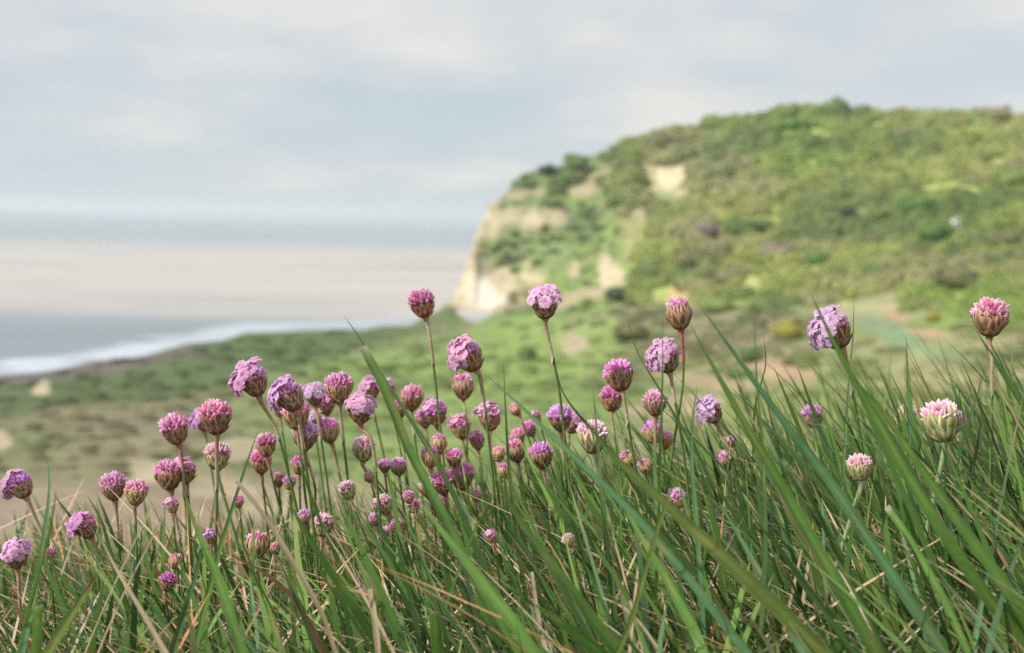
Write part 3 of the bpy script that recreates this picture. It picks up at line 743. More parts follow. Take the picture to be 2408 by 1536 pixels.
# points from the tip down, widest width in picture px, distance, colour, tip style, name, label
BL = [
    ([(852, 815), (905, 920), (962, 1060), (1040, 1210), (1130, 1390), (1215, 1540)], 40, .60, GREEN, 'cut', 'broad green blade with a square pale cut tip standing against the far shore'),
    ([(808, 742), (842, 790), (900, 885), (958, 975), (1040, 1110), (1110, 1260)], 15, .68, DKGREEN, 'pt', 'thin dark blade crossing behind the cut broad blade, its tip against the surf'),
    ([(1622, 762), (1690, 885), (1760, 1010), (1835, 1140), (1950, 1340), (2060, 1540)], 52, .50, GREEN, 'pt', 'broad blade rising to the closed bud with dark bracts and a red stalk'),
    ([(1642, 712), (1742, 852), (1850, 1000), (1950, 1130), (2070, 1310), (2210, 1520)], 46, .55, BLUEG, 'pt', 'broad blade to the right of the one that touches the dark bracted bud'),
    ([(1908, 692), (1942, 765), (1985, 850), (2062, 985), (2155, 1150), (2300, 1370), (2420, 1530)], 56, .52, GREEN, 'pt', 'broad blade crossing in front of the wide open pale lilac flower'),
    ([(1128, 868), (1230, 960), (1340, 1065), (1480, 1200), (1620, 1360), (1760, 1540)], 36, .50, BLUEG, 'pt', 'bluish blade rising leftwards to the flower with lilac petals and brown back'),
    ([(1372, 980), (1440, 1070), (1540, 1160), (1680, 1290), (1860, 1460), (1960, 1560)], 66, .47, OLIVE, 'pt', 'widest soft focus blade in the middle, lying across the others'),
    ([(1995, 880), (2070, 960), (2180, 1120), (2330, 1330), (2470, 1520)], 50, .50, GREEN, 'pt', 'broad blade running parallel to and right of the blade over the open lilac flower'),
    ([(1394, 905), (1402, 1000), (1412, 1120), (1425, 1260), (1440, 1400)], 16, .66, DKGREEN, 'pt', 'dark narrow blade standing just left of the brown striped bud'),
    ([(1558, 732), (1558, 860), (1555, 980), (1552, 1100), (1545, 1300)], 10, .64, GREEN, 'pt', 'fine upright blade crossing the lilac flower beside the red stalk'),
    ([(1474, 742), (1500, 830), (1560, 930), (1635, 1060), (1720, 1200)], 10, .70, DKGREEN, 'pt', 'fine arching blade with its tip left of the fine upright blade'),
    ([(1774, 752), (1780, 900), (1794, 1060), (1800, 1250), (1794, 1420), (1788, 1560)], 13, .58, DKGREEN, 'pt', 'long dark upright blade running from the meadow to the bottom edge'),
    ([(1305, 868), (1330, 935), (1390, 1010), (1450, 1080), (1560, 1250)], 14, .64, DKGREEN, 'pt', 'dark blade meeting the stalk of the tall fully open flower'),
    ([(1184, 850), (1189, 960), (1196, 1080), (1210, 1230), (1240, 1420)], 12, .70, DKGREEN, 'pt', 'dark upright blade between the long narrow bud and the tall open flower'),
    ([(606, 1015), (570, 1120), (532, 1240), (506, 1330), (470, 1480)], 16, .66, GREEN, 'pt', 'blade leaning right, between the pale bud and the twin pink buds'),
    ([(432, 1155), (462, 1240), (500, 1330), (535, 1430), (575, 1560)], 42, .56, GREEN, 'pt', 'broad blade below the two stacked buds on the left side'),
    ([(676, 1175), (735, 1280), (830, 1420), (930, 1570)], 44, .58, GREEN, 'pt', 'broad blade below the small magenta bud, left of the white topped bud'),
    ([(990, 1185), (1080, 1300), (1180, 1425), (1280, 1570)], 58, .50, GREEN, 'pt', 'broad blade running under the dark magenta bud to the bottom edge'),
    ([(1160, 1120), (1240, 1250), (1350, 1400), (1470, 1560)], 54, .52, GREEN, 'pt', 'broad soft blade right of the bulky rose bud, reaching the bottom edge'),
    ([(1255, 1420), (1330, 1470), (1420, 1540)], 56, .48, GREEN, 'pt', 'short blurred broad blade lowest in the middle of the bank'),
    ([(232, 1345), (185, 1420), (140, 1490), (100, 1560)], 46, .56, OLIVE, 'brown', 'broad blade leaning right with a withered brown tip in the lower left corner'),
    ([(112, 1070), (116, 1150), (104, 1260), (84, 1380), (60, 1500)], 16, .64, BLUEG, 'pt', 'upright blade just right of the purple flower at the left edge'),
    ([(133, 1150), (116, 1250), (92, 1340), (62, 1450)], 22, .60, GREEN, 'pt', 'wider blade in front of the upright one beside the left edge flower'),
    ([(88, 1425), (86, 1480), (82, 1570)], 42, .52, GREEN, 'cut', 'short square cut blade at the bottom in the left corner'),
    ([(1022, 1438), (1026, 1490), (1032, 1570)], 44, .50, GREEN, 'cut', 'short square cut blade at the bottom under the cut broad blade'),
    ([(415, 1105), (350, 1210), (300, 1310), (258, 1400), (215, 1500)], 6, .62, STRAW, 'pt', 'thin straw crossing in front of the maroon bud on the left'),
    ([(432, 1125), (385, 1215), (340, 1300), (290, 1400), (250, 1490)], 8, .62, STRAW, 'pt', 'thicker straw running parallel below the one that crosses the maroon bud'),
    ([(556, 1130), (630, 1225), (700, 1340), (760, 1450), (800, 1570)], 13, .58, STRAW, 'cut', 'long pale dry stalk slanting down from the blade that leans right'),
    ([(232, 1255), (275, 1340), (335, 1440), (410, 1570)], 14, .55, STRAW, 'pt', 'brownish dry stalk slanting down under the small lilac flower on the left'),
    ([(526, 1300), (610, 1340), (690, 1410), (765, 1540)], 16, .58, RUST, 'pt', 'brown curved dead leaf below the dark magenta bud near the bottom'),
    ([(870, 1385), (882, 1460), (892, 1570)], 16, .60, STRAW, 'cut', 'short pale broken stalk standing upright at the bottom, left of centre'),
    ([(1378, 1390), (1480, 1440), (1560, 1545)], 10, .60, STRAW, 'pt', 'pale straw lying at the bottom, right of the blurred short blade'),
    ([(1340, 1320), (1400, 1330), (1452, 1370), (1490, 1420)], 8, .70, (.50, .28, .10), 'pt', 'orange arched dry stem beside the tiny white petal'),
    ([(1422, 1295), (1450, 1370), (1480, 1440), (1500, 1500)], 12, .66, (.46, .26, .11), 'cut', 'orange brown dry stem right of the orange arched one'),
    ([(2131, 788), (2134, 880), (2137, 960), (2140, 1060)], 8, .72, BLUEG, 'pt', 'fine upright blade in front of the small far bud left of the white topped one'),
    ([(2008, 700), (2006, 790), (1998, 880), (1990, 1000)], 8, .72, DKGREEN, 'pt', 'fine upright blade touching the right side of the wide open pale lilac flower'),
    ([(2318, 862), (2295, 940), (2268, 1030), (2240, 1150)], 8, .72, DKGREEN, 'pt', 'fine blade leaning right towards the tall pink bud at the right edge'),
    ([(2308, 985), (2292, 1080), (2272, 1170), (2250, 1260)], 16, .70, (.035, .075, .03), 'pt', 'short very dark blade between the white topped bud and the tall pink bud'),
    ([(1895, 968), (1900, 995), (1940, 1000), (1990, 1020), (2060, 1055), (2130, 1110)], 8, .68, BLUEG, 'pt', 'thin blade bent over in an arch under the small pink bud'),
    ([(1612, 1060), (1580, 1150), (1545, 1250), (1510, 1370), (1480, 1470), (1440, 1560)], 22, .46, OLIVE, 'pt', 'blurred olive blade rising to the right across the widest blade'),
    ([(1640, 905), (1628, 1000), (1628, 1100), (1640, 1240), (1650, 1380)], 18, .60, BLUEG, 'pt', 'pale bluish upright blade left of the lilac flower with the brown base'),
    ([(2086, 1192), (2140, 1270), (2215, 1400), (2290, 1560)], 30, .58, GREEN, 'cut', 'blade with a cut tip growing right of the pointed white and pink bud'),
    ([(2338, 1268), (2320, 1360), (2300, 1460), (2285, 1570)], 16, .60, BLUEG, 'brown', 'pale tipped blade leaning right in the lower right corner'),
    ([(1930, 690 + 260), (1960, 1040), (1985, 1130), (2030, 1260)], 20, .72, GREEN, 'pt', 'upright blade left of the arched thin blade, under the open lilac flower'),
    ([(2290, 900), (2310, 980), (2340, 1080), (2380, 1200), (2420, 1330)], 10, .70, DKGREEN, 'pt', 'thin blade crossing the stalk of the tall pink bud'),
    ([(1486, 1240), (1500, 1290), (1520, 1340)], 7, .72, STRAW, 'pt', 'short pale straw standing beside the blurred olive blade'),
    ([(1250, 1345), (1262, 1430), (1278, 1510), (1300, 1560)], 12, .64, STRAW, 'cut', 'pale bent straw in the middle of the bottom edge'),
    ([(1795, 790), (1800, 860), (1775, 960), (1770, 1080)], 7, .80, OLIVE, 'pt', 'faint thin blade forking beside the long dark upright blade'),
    ([(700, 870 + 190), (735, 1180), (800, 1330), (860, 1480)], 14, .72, GREEN, 'pt', 'narrow blade passing behind the magenta topped bud with cream bracts'),
    ([(205, 1165), (240, 1230), (268, 1330), (300, 1430)], 16, .64, GREEN, 'pt', 'blade leaning left of the magenta bud on the left side'),
    ([(2240, 1190), (2300, 1290), (2360, 1390), (2440, 1530)], 40, .54, GREEN, 'pt', 'broad blade right of the cut tipped one, near the right edge'),
    ([(1440, 1130), (1490, 1230), (1560, 1350), (1640, 1500), (1660, 1560)], 40, .56, GREEN, 'pt', 'broad blade below the white and pink bud, under the widest blade'),
    ([(480, 1275), (455, 1370), (425, 1470), (400, 1570)], 20, .60, BLUEG, 'pt', 'blade leaning right beside the broad blade below the two stacked buds'),
    ([(1690, 1180), (1760, 1300), (1840, 1440), (1900, 1560)], 34, .56, BLUEG, 'pt', 'broad bluish blade left of the long dark upright blade'),
]
def smooth_path(pts, n):
    pts = np.array(pts, float)
    s = np.concatenate([[0], np.cumsum(np.linalg.norm(np.diff(pts, axis=0), axis=1))])
    u = np.linspace(0, s[-1], n)
    # Catmull-Rom through the points
    out_ = []
    for x in u:
        i = int(np.clip(np.searchsorted(s, x) - 1, 0, len(pts) - 2))
        t_ = (x - s[i]) / (s[i + 1] - s[i])
        p0 = pts[i - 1] if i > 0 else 2 * pts[0] - pts[1]
        p3 = pts[i + 2] if i + 2 < len(pts) else 2 * pts[-1] - pts[-2]
        p1, p2 = pts[i], pts[i + 1]
        out_.append(.5 * ((2 * p1) + (-p0 + p2) * t_ + (2 * p0 - 5 * p1 + 4 * p2 - p3) * t_ ** 2 + (-p0 + 3 * p1 - 3 * p2 + p3) * t_ ** 3))
    return np.array(out_)
def to_ground(pts3):
    """carry a path (from the tip down) on to the ground"""
    pts3 = [np.array(p) for p in pts3]
    d = pts3[-1] - pts3[-2]; d /= np.linalg.norm(d)
    for _ in range(400):
        p = pts3[-1]
        if p[2] < zg(p[0], p[1]) - .006: break
        d = d * .93 + np.array([0.0, 0.0, -1.0]) * .07; d /= np.linalg.norm(d)
        pts3.append(p + d * .012)
    # never go far under the ground
    k = next((i for i, p in enumerate(pts3) if p[2] < zg(p[0], p[1]) - .008), len(pts3) - 1)
    return np.array(pts3[:max(k + 1, 3)])
def blade_obj(pts, wpx, d, colr, tip, label, i):
    d = d if d > .6 else .6 - (.6 - d) * .45          # the broad blades stand close to the flowers
    straw = colr in (STRAW, RUST) or colr[0] > .4
    r_ = np.random.default_rng(500 + i)
    # the blade leans a little away from or towards the camera as it rises
    k = np.linspace(0, 1, len(pts)); dz = r_.uniform(-.05, .05)
    p3 = [P(p[0], p[1], d + dz * (.5 - kk)) for p, kk in zip(pts, k)]
    p3 = smooth_path(p3, 22)
    p3 = to_ground(p3)
    n = len(p3); L = np.linspace(0, 1, n)
    wd = wpx / FPX * d * (.64 if wpx > 20 else .9)
    if tip == 'cut': prof = np.interp(L, [0, .03, .5, 1], [.80, .85, 1, .85])
    else: prof = np.interp(L, [0, .04, .2, .5, .8, 1], [.03, .16, .48, .85, 1, .8])
    tang = np.gradient(p3, axis=0); tang /= np.linalg.norm(tang, axis=1)[:, None]
    view = p3 - CAM; view /= np.linalg.norm(view, axis=1)[:, None]
    tw = r_.uniform(-.5, .5) + L * r_.uniform(-.7, .7)
    s0 = np.cross(tang, view); s0 /= np.linalg.norm(s0, axis=1)[:, None]
    n0 = np.cross(s0, tang)
    side = s0 * np.cos(tw)[:, None] + n0 * np.sin(tw)[:, None]; nor = np.cross(side, tang)
    u = np.array([-1, -.55, -.12, .12, .55, 1]) if not straw else np.array([-1, -.5, 0, .5, 1])
    fold = (np.abs(u) ** 1.2) * .42
    V_ = p3[:, None, :] + side[:, None, :] * (u[None, :, None] * (wd * prof * .5)[:, None, None]) - nor[:, None, :] * (fold[None, :, None] * (wd * prof * .5)[:, None, None]) * (1 if straw else .8)
    c0 = np.array(colr)
    cv = np.tile(c0, (n, len(u), 1)) * (1 + .6 * (fbm(np.repeat(L[:, None], len(u), 1) * 9 + i, u[None, :] * 2 + np.zeros((n, 1)), s=i) - .5)[..., None])
    if not straw:
        yb = sm(.60, .74, fbm(np.repeat(L[:, None], len(u), 1) * 14 + 3 * i, u[None, :] * 1.2 + np.zeros((n, 1)), s=i + 50))[..., None] * .55
        cv = cv * (1 - yb) + np.array((.33, .30, .10)) * yb
        cv[:, 2:4] *= 1.22
        edge = np.abs(u) > .9
        cv[:, edge] = cv[:, edge] * .8 + np.array((.16, .19, .06)) * .2
    if tip == 'cut': cv[:1] = np.array((.55, .50, .36))
    if tip == 'brown': cv[:5] = np.array((.22, .13, .06)) * np.linspace(.8, 1.2, 5)[:, None, None]
    if tip == 'pt' and not straw: cv[:1] = cv[:1] * .4 + np.array((.35, .27, .14)) * .6
    if tip == 'cut':                                  # ragged end
        V_[0] += (tang[0] * (r_.uniform(-1, 1, len(u))[:, None]) * wd * .12)
    base = p3[-1].copy()
    name = 'dry_stem' if straw else 'grass_blade'
    acr = np.tile((u + 1) / 2, n)
    o = link(name, mesh_np(name, (V_ - base).reshape(-1, 3), grid_faces(n, len(u)), cv.reshape(-1, 3), uv=acr), M_blade, loc=tuple(base))
    tag(o, label, 'dry stem' if straw else 'grass blade', 'dry stems in the grass' if straw else 'grass blades standing out from the turf')
for i, b in enumerate(BL): blade_obj(*b, i)

# ------------------------------------------------------------------ thrift flowers
def sph(th, ph):                                     # th from the top
    return np.array([math.sin(th) * math.cos(ph), math.sin(th) * math.sin(ph), math.cos(th)])
CZ = 1.02
def egg(th, ph, r, asp):
    v = sph(th, ph) * r
    v[2] *= asp if v[2] > 0 else 1.0
    if th > 1.5: v[:2] *= 1 - .22 * math.sin((th - 1.5) * 1.9)
    return v + np.array([0, 0, CZ])
def make_bracts(seed, top, asp):
    """three rows of overlapping papery bracts wrapping the head; top = how high (radians from the top) the inner row reaches"""
    r_ = np.random.default_rng(seed); V_, F_, C_ = [], [], []
    rows = [(7, 3.05, 2.0, 1.05, .62), (9, 2.75, top + .5, 1.02, .44), (11, 2.45, top, .98, .34)]
    for ri, (n, tb, tt_, rad, hw) in enumerate(rows):
        for k in range(n):
            ph0 = 2 * math.pi * (k + .5 * (ri % 2)) / n + r_.uniform(-.12, .12)
            tt = tt_ + r_.uniform(-.14, .16); hwk = hw * r_.uniform(.85, 1.15)
            flare = r_.uniform(-.02, .07) if r_.random() > .12 else r_.uniform(.12, .3)
            nu, nv = 8, 7; off_ = len(V_)
            red = r_.uniform(0, 1)
            for i in range(nu):
                s = i / (nu - 1); th = tb + (tt - tb) * s
                wprof = math.sin(math.pi * min(1, (.12 + .88 * s)) ** .9) ** .6 if s < 1 else 0.05
                for j in range(nv):
                    u = j / (nv - 1) * 2 - 1
                    dphi = u * hwk * max(wprof, .06) / max(math.sin(th), .35) * .9
                    r = rad + flare * s ** 3 + .05 * (1 - u * u) * math.sin(math.pi * s) + (0 if abs(u) < .9 else .015)
                    V_.append(egg(th, ph0 + dphi, r, asp))
                    base = np.array((.24, .20, .07)); mid = np.array((.30, .06, .05)) * red + np.array((.34, .21, .09)) * (1 - red); edge = np.array((.60, .47, .33)) * (.75 + .5 * red)
                    tipc = np.array((.50, .12, .16)) * red + np.array((.50, .34, .22)) * (1 - red)
                    c = base * (1 - s) + mid * s if s < .6 else mid * (1 - (s - .6) / .4) + tipc * (s - .6) / .4
                    e = min(1, max(0, (abs(u) - .45) / .4)); c = c * (1 - e) + edge * e
                    if abs(u) < .16: c = c * .45 + np.array((.16, .07, .05)) * .55
                    C_.append(c)
            F_.append(grid_faces(nu, nv, off_))
    # closed inner cup so nothing shows through
    off_ = len(V_); nu, nv = 8, 16
    for i in range(nu):
        th = math.pi - (math.pi - top - .12) * i / (nu - 1)
        for j in range(nv): V_.append(egg(th, 2 * math.pi * j / (nv - 1), .9, asp)); C_.append(np.array((.36, .22, .12)))
    F_.append(grid_faces(nu, nv, off_))
    return np.array(V_), np.concatenate(F_), np.array(C_)
def make_buds(seed, top, asp, pale, n=34):
    r_ = np.random.default_rng(seed); V_, F_, C_ = [], [], []
    ga = 2.399963
    for k in range(n):
        th = math.acos(1 - (1 - math.cos(top)) * (k + .5) / n); ph = k * ga + r_.uniform(-.2, .2)
        ax = sph(th * .72, ph) + r_.normal(size=3) * .16; ax /= np.linalg.norm(ax); c0 = egg(th, ph, .78, asp)
        L = r_.uniform(.42, .86); rad = r_.uniform(.075, .125)
        a = np.cross(ax, [.3, .5, .81]); a /= np.linalg.norm(a); b = np.cross(ax, a)
        nu, nv = 6, 8; off_ = len(V_); pk = np.clip(pale + r_.uniform(-.5, .45), 0, 1)
        for i in range(nu):
            s = i / (nu - 1); rr_ = rad * (.75 + .6 * math.sin(math.pi * s * .8)) * (1 - .85 * s ** 5)
            for j in range(nv):
                q = 2 * math.pi * j / (nv - 1)
                V_.append(c0 + ax * L * (s - .35) + (a * math.cos(q) + b * math.sin(q)) * rr_ * (1 + .22 * math.cos(5 * q) * s))
                dk = np.array((.42, .03, .12)); mdc = np.array((.82, .19, .37)); pl = np.array((.93, .76, .81))
                c = dk * (1 - s) + mdc * s
                c = c * (1 - pk * s ** 1.2) + pl * pk * s ** 1.2
                C_.append(c)
        F_.append(grid_faces(nu, nv, off_))
    off_ = len(V_); nu, nv = 7, 16                       # inner dome
    for i in range(nu):
        th = (top + .25) * i / (nu - 1)
        for j in range(nv): V_.append(egg(th, 2 * math.pi * j / (nv - 1), .80, asp)); C_.append(np.array((.45, .10, .18)))
    F_.append(grid_faces(nu, nv, off_))
    return np.array(V_), np.concatenate(F_), np.array(C_)
def make_petals(seed, cth, cph, spread, n, asp, reach=1.12):
    """open florets, each with five notched petals, gathered round the direction (cth, cph)"""
    r_ = np.random.default_rng(seed); V_, F_, C_ = [], [], []
    c = sph(cth, cph); a0 = np.cross(c, [.2, .9, .3]); a0 /= np.linalg.norm(a0); b0 = np.cross(c, a0)
    for k in range(n):
        rd = spread * math.sqrt((k + .5) / n); q = k * 2.399963 + r_.uniform(-.2, .2)
        d = c * math.cos(rd) + (a0 * math.cos(q) + b0 * math.sin(q)) * math.sin(rd)
        d /= np.linalg.norm(d)
        pos = d * reach * r_.uniform(.90, 1.14); pos[2] *= asp; pos += np.array([0, 0, CZ])
        ax = d + r_.normal(size=3) * .22; ax /= np.linalg.norm(ax)
        a = np.cross(ax, [.31, .47, .82]); a /= np.linalg.norm(a); b = np.cross(ax, a)
        R = r_.uniform(.38, .60); rot = r_.uniform(0, 6.28); tint = r_.uniform(.85, 1.12)
        for p in range(5):
            pa = rot + p * 2 * math.pi / 5 + r_.uniform(-.12, .12)
            pd = a * math.cos(pa) + b * math.sin(pa); ps = np.cross(ax, pd)
            lift = r_.uniform(.25, .75); off_ = len(V_); nu, nv = 6, 5
            for i in range(nu):
                s = i / (nu - 1)
                for j in range(nv):
                    u = j / (nv - 1) * 2 - 1
                    wid = R * .40 * (.18 + 1.1 * math.sin(min(1, s * .62 + .08) * math.pi) ** 1.2)
                    notch = -.10 * R * (1 - abs(u)) * (s > .9)
                    rad = R * (s * 1.0 - .05) * (1 - .10 * u * u * s) + notch
                    up = R * (lift * (s ** .7) * .9 - .35 * s * s) + .05 * R * math.cos(u * 3) + .06 * R * math.sin(u * 5 + p)
                    V_.append(pos + pd * rad + ps * u * wid + ax * up)
                    base, tip = np.array((.76, .34, .60)), np.array((.90, .64, .86))
                    c1 = (base * (1 - s) + tip * s) * tint
                    if abs(u) < .2: c1 = c1 * .88 + np.array((.5, .15, .42)) * .12
                    C_.append(c1)
            F_.append(grid_faces(nu, nv, off_))
        # calyx tube carrying the floret
        off_ = len(V_); nv = 7
        for i in range(3):
            s = i / 2
            for j in range(nv):
                q = 2 * math.pi * j / (nv - 1)
                V_.append(pos - ax * .55 * (1 - s) + (a * math.cos(q) + b * math.sin(q)) * (.05 + .06 * s)); C_.append(np.array((.70, .45, .55)) * (.75 + .3 * s))
        F_.append(grid_faces(3, nv, off_))
    return np.array(V_), np.concatenate(F_), np.array(C_)
def tm(name, vfc): return mesh_np(name, *vfc)
MB_low = [tm('bracts', make_bracts(s, 1.38, 1.14)) for s in (1, 2, 3)]       # cup to just above the middle
MB_high = [tm('bracts', make_bracts(s, .78, 1.22)) for s in (4, 5, 6)]      # tall closed bud
MD_dome = [tm('buds', make_buds(s, 1.42, 1.14, .6, 84)) for s in (1, 2, 3)]
MD_pale = [tm('buds', make_buds(s, 1.4, 1.12, 1.0, 84)) for s in (4, 5)]
MB_mid = [tm('bracts', make_bracts(s, 1.05, 1.2)) for s in (11, 12, 13)]
MD_tall = [tm('buds', make_buds(s, .95, 1.25, .6, 34)) for s in (6, 7)]
MP_top = [tm('petals', make_petals(s, .12, 0, 1.25, 26, 1.05)) for s in (1, 2, 3)]
MP_side = [tm('petals', make_petals(s, .75, math.pi, 1.15, 26, 1.0, 1.30)) for s in (4, 5, 6)]
MP_few = [tm('petals', make_petals(s, .45, math.pi * .9, .8, 10, 1.0, 1.2)) for s in (7, 8)]

